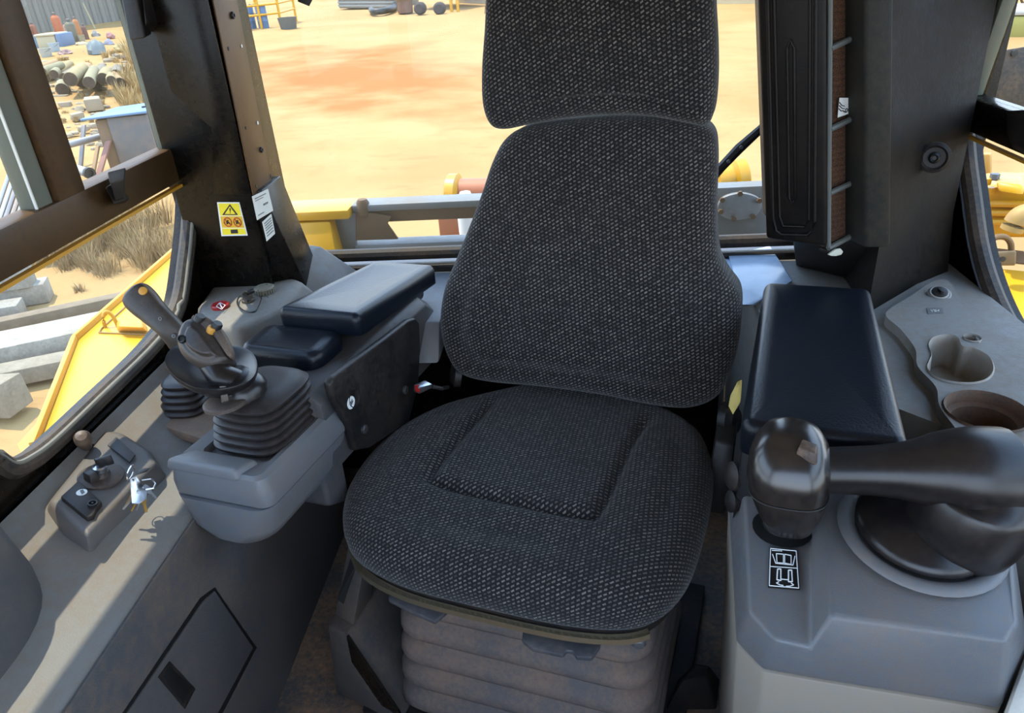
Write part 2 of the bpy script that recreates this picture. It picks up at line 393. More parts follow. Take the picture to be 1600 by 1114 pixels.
# ================================================================ THE SETTING
# ground of the yard
def make_ground():
    n = 90; v = []; f = []
    xs = [-90+180*i/n for i in range(n+1)]; ys = [-25+150*i/n for i in range(n+1)]
    for y in ys:
        for x in xs: v.append(Vector((x, y, ground_z(x, y)+(.05*math.sin(x*.7+y*.3)+.04*math.sin(y*.9-x*.4) if abs(x) > 3 or y > 6 else 0))))
    for j in range(n):
        for i in range(n): a = j*(n+1)+i; f.append((a, a+1, a+n+2, a+n+1))
    return v, f
o = struct('ground', make_ground(), GROUND, smooth=180); o['label'] = 'pale sandy yard with a heap of red dirt'

struct('floor', box(-.85, .85, -.65, 1.72, -.04, 0), FLOORM)
struct('ceiling', box(-1.0, 1.0, -.8, 1.85, 1.66, 1.74), CEIL, bevel=.02)
# walls: left with its door, right with its door, rear below the window
LX = -.85
wl = struct('wall_left', join(box(LX-.07, LX, -.65, 1.72, -.25, .615), box(LX-.07, LX, 1.60, 1.72, .6, 1.66), box(LX-.07, LX, -.65, -.5, .6, 1.66), box(LX-.07, LX, -.65, 1.72, 1.5, 1.66)), PAINT)
wr = struct('wall_right', join(box(.85, .92, -.65, 1.80, -.25, .50), box(.85, .92, -.65, -.5, .5, 1.66), box(.85, .92, -.65, 1.80, 1.5, 1.66), box(.85, .92, 1.76, 1.85, .5, 1.66)), PAINT)
struct('wall_back', join(box(-.85, .85, 1.72, 1.78, -.25, .63), box(-.85, .85, 1.72, 1.78, 1.55, 1.66)), PAINT)
struct('wall_front', join(box(-.85, .85, -.72, -.65, -.25, .45), box(-.85, .85, -.72, -.65, 1.5, 1.66)), PAINT)
# rear window
w3 = struct('window_3', box(-.85, .85, 1.735, 1.741, .64, 1.56), GLASS)
struct('window_seal', tube([(-.70, 1.72, .66), (.78, 1.72, .66)], .016, 10), SEAL, w3)
struct('window_frame', join(box(-.72, .80, 1.69, 1.72, .612, .638)), BLK, w3, bevel=.005)

# left corner post, with the lower inner stub that carries the paper labels
pl = struct('trim_1', join(box(-.86, -.690, 1.50, 1.70, .60, 1.66)), PAINT, bevel=.008)
pl['label'] = 'glossy black rear left corner post'
struct('post_stub', hexa([(-.70, 1.52, .60), (-.625, 1.56, .60), (-.625, 1.66, .60), (-.70, 1.66, .60)], [(-.70, 1.51, .89), (-.668, 1.51, .89), (-.668, 1.63, .89), (-.70, 1.63, .89)]), PAINT, pl, bevel=.004)
struct('post_foot', hexa([AZ(405, 415, .67), AZ(428, 412, .67), AZ(426, 395, .67), AZ(404, 395, .67)], [AZ(402, 345, .80), AZ(418, 345, .80), AZ(420, 335, .80), AZ(404, 335, .80)]), mat('dusty_hose', (116, 104, 76), .8, dust=.8, dcol=(160, 140, 96), dscale=20), pl, bevel=.004)
struct('bolt', lathe([(.006, 0), (.006, .003), (.003, .005), (0, .005)], AY(280, 32, 1.5), (0, -1, 0), 12), GREYP, pl)

# left door: upper sliding window, rail, lower window
d1 = bpy.data.objects.new('door_1', None); COL.objects.link(d1); d1['kind'] = 'structure'; d1.location = (LX, .5, 0); ROOTM['door_1'] = Matrix.Translation((LX, .5, 0))
def dpart(n, g, m, **k): return mk(n, g, m, d1, world=True, **k)
dpart('rail', box(LX-.035, LX+.012, -.5, 1.545, .918, .988), FRAME, bevel=.006)
dpart('rail_edge_highlight', box(LX+.004, LX+.016, -.5, 1.555, .908, .914), mat('highlight_ochre', (196, 140, 40), .5))  # yellow highlight on the rail's lower edge, put in as a coloured strip
dpart('window_divider', box(LX-.03, LX+.012, 1.122, 1.195, .985, 1.55), FRAME, bevel=.004)
dpart('glass_channel', box(LX-.028, LX+.004, 1.078, 1.118, .965, 1.55), SEALG, bevel=.004)
dpart('glass_channel_lip', box(LX+.001, LX+.005, 1.075, 1.0775, .96, 1.55), PAPER)
dpart('top_frame', box(LX-.035, LX+.012, -.5, 1.56, 1.46, 1.54), FRAME, bevel=.006)
dpart('rear_stile', box(LX-.03, LX+.012, 1.52, 1.60, .9, 1.55), PAINT, bevel=.004)
dpart('rear_gasket', box(LX-.02, LX+.008, 1.505, 1.522, .985, 1.5), SEALG, bevel=.003)
dpart('front_stile', box(LX-.035, LX+.012, -.5, -.44, .62, 1.55), FRAME, bevel=.006)
low = [AX(298, 288, LX), AX(296, 345, LX), AX(290, 405, LX), AX(277, 480, LX), AX(240, 538, LX), AX(150, 627, LX), AX(80, 694, LX), AX(42, 722, LX), AX(15, 732, LX), AX(-12, 715, LX)]
lowp = smooth_path(low, 5)+[Vector((LX, .4, .70)), Vector((LX, -.42, .70))]
dpart('window_seal', tube(lowp, .017, 10), SEAL, label='dark rubber seal round the lower pane')
inner = [p+Vector((.012, -.012 if i < 16 else 0, .010 if i > 14 else 0)) for i, p in enumerate(lowp)]
dpart('seal_lip', tube(inner, .004, 8), mat('seal_lip_grey', (120, 116, 104), .5))
# wall filling outside the curved rear end of the lower window
fill = [(p.y, p.z) for p in smooth_path(low, 5)]
fv = [Vector((LX-.005, y, z)) for y, z in fill]; fo = [Vector((LX-.005, 1.62, .92)), Vector((LX-.005, 1.62, .60)), Vector((LX-.005, .70, .60))]
dpart('corner_panel', plate(fv+[Vector((LX-.005, .70, .60)), Vector((LX-.005, 1.62, .60)), Vector((LX-.005, 1.62, .92))], .03), PAINT)
w1 = struct('window_1', box(LX-.022, LX-.017, -.44, 1.54, .64, .915), GLASS)
w2 = struct('window_2', box(LX-.012, LX-.008, 1.195, 1.52, .985, 1.5), GLASS)
w4 = struct('window_4', box(LX-.024, LX-.020, -.44, 1.09, .965, 1.5), GLASS)
# print on the sliding pane
for i, (x, y, s) in enumerate(((50, 296, 9), (53, 308, 14), (57, 322, 8))):
    p = AX(x, y, LX-.018); k = mpp(p)
    mk('etched_mark', join(*[box(-.0002, .0002, (-s*.5+j*3.0)*k, (-s*.5+j*3.0+2.0)*k, -2*k, 1.2*k) for j in range(int(s/3.0)+1)]), BKP, w4).location = p
# latch of the sliding window
lt = thing('window_latch', 'black window latch standing on the left door rail', 'latch', AX(183, 300, LX+.012))
q = lambda x, y, X: AX(x, y, X)
mk('base', hexa([q(166, 300, LX+.014), q(196, 318, LX+.014), q(204, 308, LX+.014), q(172, 288, LX+.014)], [q(164, 292, LX+.03), q(178, 320, LX+.03), q(196, 314, LX+.03), q(180, 284, LX+.03)]), BLK, lt, world=True, bevel=.003)
mk('lever', loft([[q(x, y, X) for x, y, X in r] for r in (((182, 318, LX+.02), (196, 313, LX+.02), (194, 309, LX+.034), (180, 314, LX+.034)), ((174, 292, LX+.03), (195, 285, LX+.03), (194, 281, LX+.045), (173, 287, LX+.045)), ((167, 272, LX+.03), (197, 264, LX+.03), (196, 261, LX+.04), (168, 268, LX+.04)))]), BLK, lt, world=True, bevel=.003, seg=3)
# black box hanging at the top of the left window
hb = thing('window_lock_box', 'black plastic lock housing at the top of the left window', 'lock', AX(215, 60, -.82))
mk('housing', hexa([q(202, 64, -.83), q(226, 60, -.80), q(238, 54, -.80), q(215, 50, -.83)], [q(176, -70, -.83), q(200, -74, -.80), q(216, -78, -.80), q(196, -80, -.83)]), BLK, hb, world=True, bevel=.004, seg=3)
mk('mounting_arm', hexa([q(226, 50, -.81), q(246, 52, -.81), q(246, 40, -.79), q(228, 36, -.79)], [q(214, -60, -.81), q(240, -60, -.81), q(240, -70, -.79), q(216, -70, -.79)]), BLK, hb, world=True, bevel=.004)

# bracket plate on the left post
IX = -.678
br = thing('post_bracket', 'brown-black folded steel bracket bolted down the left post', 'bracket', AX(397, 305, IX))
def bp(x, y): return AX(x, y, IX)
mk('side_plate', plate([bp(300, -160), bp(397, 305), bp(420, 293), bp(425, 284), bp(340, -160)], .004), REFL_BROWN, br, world=True, bevel=.0012)
mk('front_plate', plate([Vector((-.80, 1.492, 1.64)), Vector((-.80, 1.492, 1.10)), AY(330, 200, 1.492), AY(334, 303, 1.492), AY(393, 305, 1.492), Vector((IX, 1.492, 1.64))], .004), PAINT, br, world=True, bevel=.0012)
for x, y, r in ((362, 24, 5.5), (407, 234, 4.5)): 
    p = bp(x, y)+Vector((.001, 0, 0)); bolt('bolt', p, (1, 0, 0), r*mpp(p), BKP, br, h=.6)
for x, y, r, mm in ((357, 76, 3, BKP), (377, 72, 2.6, WHITE), (384, 200, 2.6, BKP), (402, 192, 2.8, WHITE), (400, 291, 2.6, BKP), (423, 275, 3, BKP)):
    p = bp(x, y)+Vector((.0008, 0, 0)); k = r*mpp(p)
    mk('hole', lathe([(k, 0), (k, .0006), (0, .0006)], p, (1, 0, 0), 12), mm, br, world=True)
# stickers on the post
ws = thing('warning_sticker', 'yellow warning sticker with a black triangle on the left post', 'sticker', AY(363, 342, 1.497))
WY = 1.4985
def wq(x, y, d=0): return AY(x, y, WY-d)
def stp(n, pts, m, d): mk(n, plate([wq(x, y, d) for x, y in pts], .0006), m, ws, world=True)
stp('backing', [(339, 316), (346, 369), (387, 368), (374, 316)], WHITE, .0006)
stp('upper_field', [(341, 318), (344, 337), (377, 337), (373, 318)], YST, .001); stp('middle_field', [(344, 338), (347, 356), (382, 356), (378, 338)], mat('sticker_orange', (222, 176, 30), .45), .001); stp('lower_field', [(347, 357), (348, 367), (385, 366), (382, 357)], YST, .001)
stp('triangle', [(359, 319), (347, 336), (372, 336)], BKP, .0014); stp('triangle_field', [(359, 322.5), (351, 334.5), (368, 334.5)], YST, .0018); stp('exclamation_mark', [(358.2, 325.5), (359, 331), (360.2, 331), (360.4, 325.5)], BKP, .0022); stp('exclamation_dot', [(359, 332), (359, 333.4), (360.4, 333.4), (360.4, 332)], BKP, .0022)
for cx in (356, 371):
    c = wq(cx, 347, .0014); k = mpp(c)
    mk('prohibition_ring', tube([c+Vector((6*k*math.cos(a*.5236), 0, 7*k*math.sin(a*.5236))) for a in range(13)], .9*k, 6), mat('sign_red', (190, 60, 30), .5), ws, world=True)
    mk('prohibition_bar', tube([c+Vector((-4*k, 0, 5*k)), c+Vector((4*k, 0, -5*k))], .9*k, 6), MATS['sign_red'], ws, world=True)
    mk('figure', join(tube([c+Vector((-2*k, -.0003, -3*k)), c+Vector((1*k, -.0003, 3*k))], 1.1*k, 6), tube([c+Vector((-3*k, -.0003, 1*k)), c+Vector((3*k, -.0003, -2*k))], .8*k, 6)), BKP, ws, world=True)
stp('book_symbol', [(360, 359), (361, 365), (372, 364.5), (371, 358.5)], BKP, .0014)
def label_quad(name, lab, pts, rows, fn, mm=PAPER):
    o = thing(name, lab, 'label', fn(*pts[0]))
    P = [fn(*p) for p in pts]; mk('sheet', plate(P, .0008), mm, o, world=True)
    for r in rows:                                    # grey lines of print, uv in the sheet
        u0, u1, v0, v1 = r; f_ = lambda u, v: (P[0]*(1-u)+P[3]*u)*(1-v)+(P[1]*(1-u)+P[2]*u)*v
        nn = (P[1]-P[0]).cross(P[3]-P[0]).normalized(); nn = nn if nn.dot(CAM-P[0]) > 0 else -nn
        mk('print_line', plate([f_(u0, v0)+nn*.0006, f_(u0, v1)+nn*.0006, f_(u1, v1)+nn*.0006, f_(u1, v0)+nn*.0006], .0004), GREYP, o, world=True)
    return o
stub = lambda x, y: AX(x, y, -.660)
label_quad('paper_label', 'upper white paper label under the left post bracket', [(394, 307), (402, 344), (427, 329), (419, 295)], [(.1, .8, .12, .16), (.1, .6, .22, .25), (.5, .8, .5, .58), (.1, .45, .82, .86)], stub)
label_quad('printed_label', 'lower white label with fine print on the left post', [(410, 347), (417, 377), (430, 365), (424, 334)], [(.12, .88, v, v+.05) for v in (.12, .24, .36, .48, .62, .76)], stub)

# small black thing at the top edge of the rear window
solo('wiper_motor_cover', 'small black cover at the top of the rear window', 'cover', hexa([AY(464, 4, 1.68), AY(484, 12, 1.68), AY(490, 0, 1.68), AY(468, -8, 1.68)], [AY(455, -60, 1.70), AY(480, -60, 1.70), AY(486, -70, 1.70), AY(460, -70, 1.70)]), BLK, bevel=.004)

# ================================================================ left side console
sc = thing('side_console', 'long pale grey side console with a charcoal inner side panel', 'console', (-.74, .4, 0))
E_ = -.628
prof = [(LX+.012, .02), (LX+.012, .618), (-.80, .592), (-.72, .548), (E_-.012, .532), (E_, .522), (E_, .02)]
ys = [-.6, .3, .6, .9, 1.1, 1.34]
mk('deck', loft([[Vector((x, y, z)) for x, z in prof] for y in ys]), DECK, sc, world=True, smooth=30)
mk('side_panel', join(box(E_+.001, E_+.006, -.6, 1.5, .0, .527)), PANEL, sc, world=True, bevel=.002)
hx = E_+.0065
def hq(x, y, d=0): return AX(x, y, hx+d)
hp = [hq(336, 923, .004), hq(396, 1012, .004), hq(338, 1120, .004), hq(300, 1190, .004), hq(140, 1190, .004), hq(200, 1114, .004), hq(318, 940, .004)]
mk('hatch_gap', plate([hq(336, 918, .001), hq(401, 1012, .001), hq(345, 1120, .001), hq(304, 1196, .001), hq(132, 1196, .001), hq(194, 1112, .001), hq(314, 934, .001)], .001), BKP, sc, world=True)
ah = mk('access_hatch', plate(hp, .004), mat('hatch_charcoal', (80, 79, 80), .5, spec=.35, dust=.4, dcol=(116, 102, 90), dscale=6, bump=.3, bscale=380), sc, world=True, bevel=.0015)
mk('latch_frame', plate([hq(248, 1058, .006), hq(266, 1033, .006), hq(306, 1076, .006), hq(290, 1108, .006)], .002), BLK, ah, world=True, bevel=.001)
mk('latch', plate([hq(256, 1058, .0075), hq(267, 1041, .0075), hq(299, 1076, .0075), hq(287, 1098, .0075)], .002), BKP, ah, world=True, bevel=.001)

# rounded dark pod at the far left
fp = thing('door_pod', 'rounded dark grey plastic pod at the lower left edge', 'pod', (-.82, .62, .5))
c0 = Vector((-.805, .585))
mk('shell', loft(srings([(c0.x-.03, c0.y-.05, .50, .115, .19, 3), (c0.x-.03, c0.y-.05, .60, .12, .19, 3), (c0.x-.035, c0.y-.05, .68, .115, .18, 3), (c0.x-.045, c0.y-.05, .73, .095, .16, 2.6), (c0.x-.06, c0.y-.05, .755, .05, .11, 2.4)], 40)), mat('pod_grey', (70, 70, 72), .6, dust=.3, dcol=(110, 98, 88), bump=.2), fp, world=True, smooth=60)

# ignition pod
ip = thing('ignition_panel', 'grey raised ignition switch panel on the left console', 'panel', AZ(150, 760, .56))
lo = [AZ(x, y, z) for x, y, z in ((44, 822, .575), (138, 866, .545), (200, 800, .55), (262, 738, .55), (243, 700, .555), (186, 663, .58), (150, 664, .60))]
hi = [AZ(x, y, z) for x, y, z in ((77, 782, .612), (136, 838, .595), (188, 782, .590), (243, 722, .588), (226, 699, .592), (188, 676, .608), (166, 673, .614))]
mk('body', hexa([p-Vector((0, 0, .02)) for p in lo], hi), mat('pod_face_grey', (90, 89, 88), .55, dust=.4, dcol=(112, 96, 84), bump=.2, bscale=420), ip, world=True, bevel=.008, seg=3)
def face_frame(x, y, pts):
    a, b, c = [AZ(*p) for p in pts]; n = (b-a).cross(c-a).normalized(); n = n if n.z > 0 else -n
    r = ray(x, y); o = CAM+r*((a-CAM).dot(n)/r.dot(n)); return o, n
IPF = ((77, 782, .612), (136, 838, .595), (188, 676, .608))
c, n = face_frame(158, 745, IPF); k = mpp(c)
ks = mk('key_switch_plate', lathe([(33*k, 0), (33*k, .003), (31*k, .004), (14*k, .005), (12*k, .012), (0, .012)], c, n, 30), mat('switch_plate', (58, 52, 50), .5, dust=.5, dcol=(120, 98, 80), dscale=20), ip, world=True)
mk('lock_barrel', lathe([(10*k, .010), (10*k, .020), (8*k, .022), (7*k, .020), (0, .020)], c, n, 20), STEEL, ks, world=True)
mk('lock_guard', hexa([c+Vector((-.016, -.018, .008)), c+Vector((.004, -.030, .008)), c+Vector((.012, -.016, .008)), c+Vector((-.008, -.006, .008))], [c+Vector((-.014, -.016, .022)), c+Vector((.004, -.026, .022)), c+Vector((.010, -.016, .022)), c+Vector((-.006, -.008, .022))]), BLK, ks, world=True, bevel=.002)
kh = mk('ignition_key', hexa([c+Vector((-.003, .002, .018)), c+Vector((.004, -.002, .018)), c+Vector((.026, .006, .020)), c+Vector((.022, .012, .020))], [c+Vector((-.003, .002, .034)), c+Vector((.004, -.002, .034)), c+Vector((.025, .006, .036)), c+Vector((.021, .012, .036))]), BLK, ks, world=True, bevel=.002)
c2, n2 = face_frame(128, 785, IPF)
def fq(x, y, d=0, pts=IPF):
    a, n_ = face_frame(x, y, pts); return a+n_*d
sk = mk('socket_block', plate([fq(96, 782, .008), fq(137, 815, .008), fq(147, 811, .008), fq(151, 801, .008), fq(160, 790, .008), fq(124, 757, .008)], .01), BLK, ip, world=True, bevel=.0015)
cc, _ = face_frame(129, 776, IPF); mk('round_sticker', lathe([(7.5*k, .0082), (7.5*k, .0088), (0, .0088)], cc, n, 18), WHITE, sk, world=True)
mk('sticker_print', plate([fq(126, 774, .0096), fq(129, 780, .0096), fq(134, 777, .0096), fq(131, 772, .0096)], .0003), GREYP, sk, world=True)
cc, _ = face_frame(146, 795, IPF); mk('round_plug', lathe([(7*k, .008), (7*k, .012), (5*k, .012), (4.5*k, .009), (2*k, .009), (1.6*k, .012), (0, .012)], cc, n, 16), BKP, sk, world=True)
mk('blank_switch', plate([fq(168, 697, .003), fq(203, 724, .003), fq(212, 712, .003), fq(182, 684, .003)], .004), mat('switch_charcoal', (52, 50, 50), .55), ip, world=True, bevel=.0012)

# bunch of keys hanging from the ignition key
kb = thing('key_bunch', 'bunch of small keys with a bare metal tag hanging at the ignition', 'keys', AZ(212, 790, .60))
def kp(x, y, z=.615): return AZ(x, y, z)
k = mpp(kp(210, 770))
rc = kp(204, 738, .625)
mk('ring', tube([rc+Vector((5*k*math.cos(a*math.pi/6), 12*k*math.sin(a*math.pi/6), .012*math.cos(a*math.pi/6))) for a in range(13)], 1.1*k, 6), STEEL, kb, world=True)
mk('tag', plate([kp(203, 748), kp(206, 786), kp(216, 787), kp(229, 779), kp(230, 768), kp(213, 744)], .0016), STEEL, kb, world=True, bevel=.0006)
mk('tag_hole', lathe([(1.8*k, 0), (1.8*k, .0006), (0, .0006)], kp(208, 749, .6155), (0, 0, 1), 10), BKP, kb, world=True)
def key(pts, z, m):
    a, b = AZ(*pts[0], z), AZ(*pts[1], z-.02); d = (b-a); L_ = d.length; d.normalize(); s = d.cross(Vector((0, 0, 1))).normalized(); u = s.cross(d)
    prof = [(-.2, -3), (-.2, 3), (0, 5), (.25, 5.5), (.42, 3), (.46, 2.2)]+[(.5+.45*i/8, 2.2-(.9 if i % 2 else 0)) for i in range(9)]+[(1, 0), (.95, -2), (.46, -2.2), (.42, -3), (.25, -5.5), (0, -5)]
    return hexa([a+d*t*L_+s*w_*k-u*.001 for t, w_ in prof], [a+d*t*L_+s*w_*k+u*.001 for t, w_ in prof])
for a, b, z, m in (((212, 772), (192, 796), .612, STEEL), ((216, 778), (205, 799), .608, BRASS), ((222, 775), (229, 801), .610, BRASS), ((228, 762), (244, 779), .612, STEEL), ((208, 770), (196, 790), .604, BRASS), ((220, 780), (213, 797), .603, STEEL)):
    mk('key', key((a, b), z, m), m, kb, world=True)
mk('key_bow', tube([kp(222, 750), kp(237, 748), kp(243, 756), kp(240, 763), kp(228, 765)], 1.5*k, 6), STEEL, kb, world=True)
mk('black_key', hexa([kp(208, 744, .62), kp(230, 737, .62), kp(236, 730, .62), kp(218, 733, .62)], [kp(208, 744, .63), kp(230, 737, .63), kp(236, 730, .63), kp(218, 733, .63)]), BLK, kb, world=True, bevel=.002)

# window handle knob
kn = thing('handle_knob', 'small dusty brown knob beside the left window sill', 'knob', AX(125, 690, -.825))
a, b = AX(138, 702, -.83), AX(118, 664, -.80); d = (b-a).normalized()
mk('grip', lathe([(.006, 0), (.008, .012), (.011, .024), (.0135, .036), (.013, .046), (.009, .053), (0, .056)], a, d, 20), mat('knob_brown', (74, 62, 54), .5, dust=.4), kn, world=True)
mk('collar', lathe([(.011, -.012), (.011, .003), (.007, .004)], a, d, 16), BLK, kn, world=True)

# ================================================================ OPERATOR SEAT (turned a little to the left of the picture)
st = thing('operator_seat', 'dark flecked fabric operator seat with a tall separate headrest', 'seat', M=SEAT_M)
out = closed_curve([(-.03, -.262, 0), (.12, -.258, 0), (.215, -.228, 0), (.262, -.15, 0), (.278, -.02, 0), (.278, .1, 0), (.262, .18, 0), (.222, .25, 0), (.1, .33, 0), (-.02, .345, 0), (-.13, .325, 0), (-.225, .26, 0), (-.305, .185, 0), (-.358, .08, 0), (-.370, -.03, 0), (-.352, -.13, 0), (-.295, -.213, 0), (-.19, -.253, 0)], 9)
ins = closed_curve([(-.165, .30, 0), (-.188, .12, 0), (-.200, -.055, 0), (-.178, -.084, 0), (-.04, -.094, 0), (.088, -.100, 0), (.112, -.078, 0), (.125, .1, 0), (.135, .30, 0), (0, .33, 0)], 8)
def inside(p, poly):
    c = False
    for i in range(len(poly)):
        a, b = poly[i-1], poly[i]
        if (a[1] > p[1]) != (b[1] > p[1]) and p[0] < (b[0]-a[0])*(p[1]-a[1])/(b[1]-a[1])+a[0]: c = not c
    return c
def dist(p, poly):
    m = 9
    for i in range(len(poly)):
        a, b = poly[i-1], poly[i]; dx, dy = b[0]-a[0], b[1]-a[1]; l = dx*dx+dy*dy or 1e-9
        t = max(0, min(1, ((p[0]-a[0])*dx+(p[1]-a[1])*dy)/l)); m = min(m, math.hypot(p[0]-a[0]-t*dx, p[1]-a[1]-t*dy))
    return m
def crise(x, y):
    d = dist((x, y), ins); g = -.012*math.exp(-(d/.010)**2)
    bol = .018*min(1, (abs(x+.035)/.24)**3) if y > -.2 else .018*min(1, (abs(x+.035)/.24)**3)*max(0, 1+(y+.2)*8)
    fr = -.03*max(0, (-.10-y)/.17)**2
    pad = (.004 if inside((x, y), ins) else 0)*min(1, d/.02)
    return g+bol+fr+pad-.010*max(0, (y-.12)/.2)
(geo, uv) = pillow(out, crise, .055, .055, .012, lambda x, y, h: Vector((x, y, .428+h-.05*max(0, -(y+.02))*.4)), 48, rb=.026)
mk('seat_cushion', geo, FAB, st, uv=uv, smooth=180)
def y0(z): return .262+.12*(z-.5)
def bk(x, y, Y=None):
    a = toS(CAM); d = toS(CAM+ray(x, y))-a
    t = (.262-.12*.5+.12*a.z-a.y)/(d.y-.12*d.z); p = a+d*t; return (p.x, p.z, 0)
bo_ = [bk(*p) for p in ((830, 196), (793, 214), (772, 250), (755, 300), (736, 350), (716, 400), (697, 448), (691, 498), (700, 545), (722, 578), (765, 592), (850, 600), (940, 612), (1020, 628), (1080, 632), (1125, 612), (1148, 560), (1158, 505), (1156, 462), (1136, 432), (1122, 400), (1118, 330), (1120, 245), (1112, 205), (1080, 190), (1000, 182), (920, 184))]
def brise(x, z):
    xc = x-.03; lo_ = math.exp(-((z-.66)/.12)**2)
    return .012*lo_*(1-(xc/.2)**2)+.010*(min(1, abs(xc)/.26))**2*lo_*2.2-.006*math.exp(-((abs(xc)-.17)/.02)**2)*lo_+.01
(geo, uv) = pillow(closed_curve(bo_, 5), brise, .045, .042, .05, lambda x, z, h: Vector((x, y0(z)-h, z)), 34)
mk('backrest', geo, FAB, st, uv=uv, smooth=180)
ho = [bk(*p) for p in ((766, 50), (762, 110), (764, 160), (776, 190), (797, 197), (840, 189), (900, 179), (960, 175), (1020, 177), (1080, 188), (1104, 191), (1117, 172), (1122, 110), (1119, 20), (1110, -70), (1070, -115), (940, -128), (810, -112), (775, -50))]
(geo, uv) = pillow(closed_curve(ho, 6), lambda x, z: .012*(1-((x-.035)/.2)**2), .035, .038, .05, lambda x, z, h: Vector((x, y0(z)-.022-h, z)), 28)
mk('headrest', geo, FAB, st, uv=uv, smooth=180)
# pan and bright strip under the front of the cushion
def off(o, d, z):
    n = len(o); r = []
    for i in range(n):
        t = o[(i+1) % n]-o[i-1]; q = Vector((t.y, -t.x, 0)).normalized(); q = q if q.dot(o[i]) > 0 else -q
        p = o[i]+q*d; r.append(Vector((p.x, p.y, z-.02*max(0, -(p.y+.02)))))
    return r
mk('seat_pan', loft([off(out, -.05, .345), off(out, -.018, .368), off(out, -.012, .392)]), BLK, st)
fr = [p for p in off(out, -.004, .380)]; idx = [i for i, p in enumerate(fr) if p.y < -.03]; idx.sort(key=lambda i: math.atan2(fr[i].y-.1, fr[i].x+.03))
strip = [fr[i] for i in idx][2:-16]
mk('trim_strip', join(loft([[p+Vector((0, -.004, -.006)), p+Vector((0, -.004, .005)), p+Vector((.006*(1 if p.x < 0 else -1), .006, .005)), p+Vector((.006*(1 if p.x < 0 else -1), .006, -.006))] for p in strip])), CHROME, st, smooth=50, label='bright metal strip along the front of the cushion')
# suspension bellows
rings = []; zs = []
for i in range(6):
    zt = .345-i*.054
    for dz, g in ((0, -.014), (-.007, -.004), (-.018, .004), (-.034, .004), (-.046, -.004), (-.052, -.014)):
        zs.append((zt+dz, g))
for z, g in zs:
    t = (.345-z)/.32; rings.append([Vector((x, y, z)) for x, y in rrect(-.252-.012*t-g, .208+.02*t+g, -.165-.055*t-g, .20, .055)])
mk('suspension_bellows', loft(rings), SBEL, st, smooth=50, label='dusty grey rubber bellows of the seat suspension')
mk('seat_base_plate', box(-.33, .27, -.24, .26, .004, .022), BLK, st, bevel=.004)
def lever(name, pts, z0, z1):
    lo_ = [SZ(x, y+12, z0) for x, y in pts]; return mk(name, hexa([p+Vector((0, 0, -.006)) for p in lo_], [p+Vector((0, 0, .004)) for p in lo_]), mat('lever_grey', (62, 62, 66), .45, dust=.4, dcol=(120, 108, 100)), st, bevel=.003, seg=2)
lever('adjustment_lever', [(612, 905), (607, 926), (645, 946), (680, 961), (700, 944), (706, 932), (660, 915)], .345, .3)
lever('adjustment_lever', [(818, 962), (816, 990), (832, 1003), (880, 1013), (886, 1006), (896, 1008), (900, 1016), (925, 1018), (938, 1000), (940, 978), (880, 968)], .345, .3)
p = SZ(968, 992, .318); mk('adjuster_knob', join(lathe([(.019, 0), (.020, .012), (.016, .018), (0, .019)], p-Vector((0, -.012, 0)), (.1, -1, -.1), 18)), mat('knob_grey', (104, 104, 104), .35, metal=.4), st)
p = SZ(997, 998, .315); mk('adjuster_knob', lathe([(.011, 0), (.012, .010), (.008, .014), (0, .015)], p, (.3, -1, -.1), 14), MATS['knob_grey'], st)
# slotted bracket at the left of the base
sb = mk('mounting_bracket', join(hexa([(-.395, -.175, .19), (-.345, -.19, .19), (-.345, -.12, .19), (-.395, -.12, .19)], [(-.36, -.13, .345), (-.315, -.14, .345), (-.315, -.08, .345), (-.36, -.08, .345)]), hexa([(-.40, -.22, .02), (-.24, -.25, .02), (-.24, -.05, .02), (-.40, -.05, .02)], [(-.395, -.20, .19), (-.345, -.21, .19), (-.345, -.05, .19), (-.395, -.05, .19)])), mat('bracket_steel', (74, 72, 72), .5, metal=.3, dust=.6, dcol=(120, 98, 78)), st, bevel=.004)
mk('slot', plate([Vector((-.380, -.171, .235))+Vector((0, -.004, 0)), Vector((-.370, -.174, .225)), Vector((-.335, -.146, .320)), Vector((-.350, -.142, .325))], .002, CAMS), BKP, sb)
p = Vector((-.30, -.20, .20)); mk('bracket_gusset', plate([(-.345, -.215, .19), (-.24, -.25, .06), (-.24, -.245, .03), (-.345, -.222, .03)], .006, CAMS), PAINT, sb)
# recliner hinge and belt parts on the right of the seat
mk('recliner_cover', lathe([(.030, 0), (.032, .016), (.022, .026), (0, .028)], (.282, .20, .505), (1, -.35, .2), 22), BLK, st)
mk('belt_retractor', hexa([(.262, .10, .36), (.305, .10, .36), (.305, .20, .36), (.262, .20, .36)], [(.272, .13, .50), (.308, .13, .50), (.308, .23, .53), (.272, .23, .53)]), BLK, st, bevel=.008)
mk('recliner_cover', lathe([(.028, 0), (.030, .014), (.018, .024), (0, .026)], (-.275, .26, .50), (-1, -.4, .2), 20), BLK, st)
bb = thing('belt_buckle', 'seat belt buckle with a red release button beside the cushion', 'buckle', AZ(655, 605, .55))
def bq(x, y, z): return AZ(x, y, z)
mk('shell', hexa([bq(646, 612, .55), bq(655, 616, .55), bq(676, 606, .55), bq(664, 596, .55)], [bq(646, 601, .565), bq(654, 606, .565), bq(676, 600, .565), bq(664, 594, .565)]), STEEL, bb, world=True, bevel=.002)
mk('release_button', plate([bq(647, 601, .567), bq(649, 611, .56), bq(656, 612, .56), bq(655, 601, .567)], .004), RED, bb, world=True, bevel=.001)
mk('strap', tube([bq(676, 604, .56), bq(690, 607, .55), bq(700, 605, .53)], .004, 6), BLK, bb, world=True)
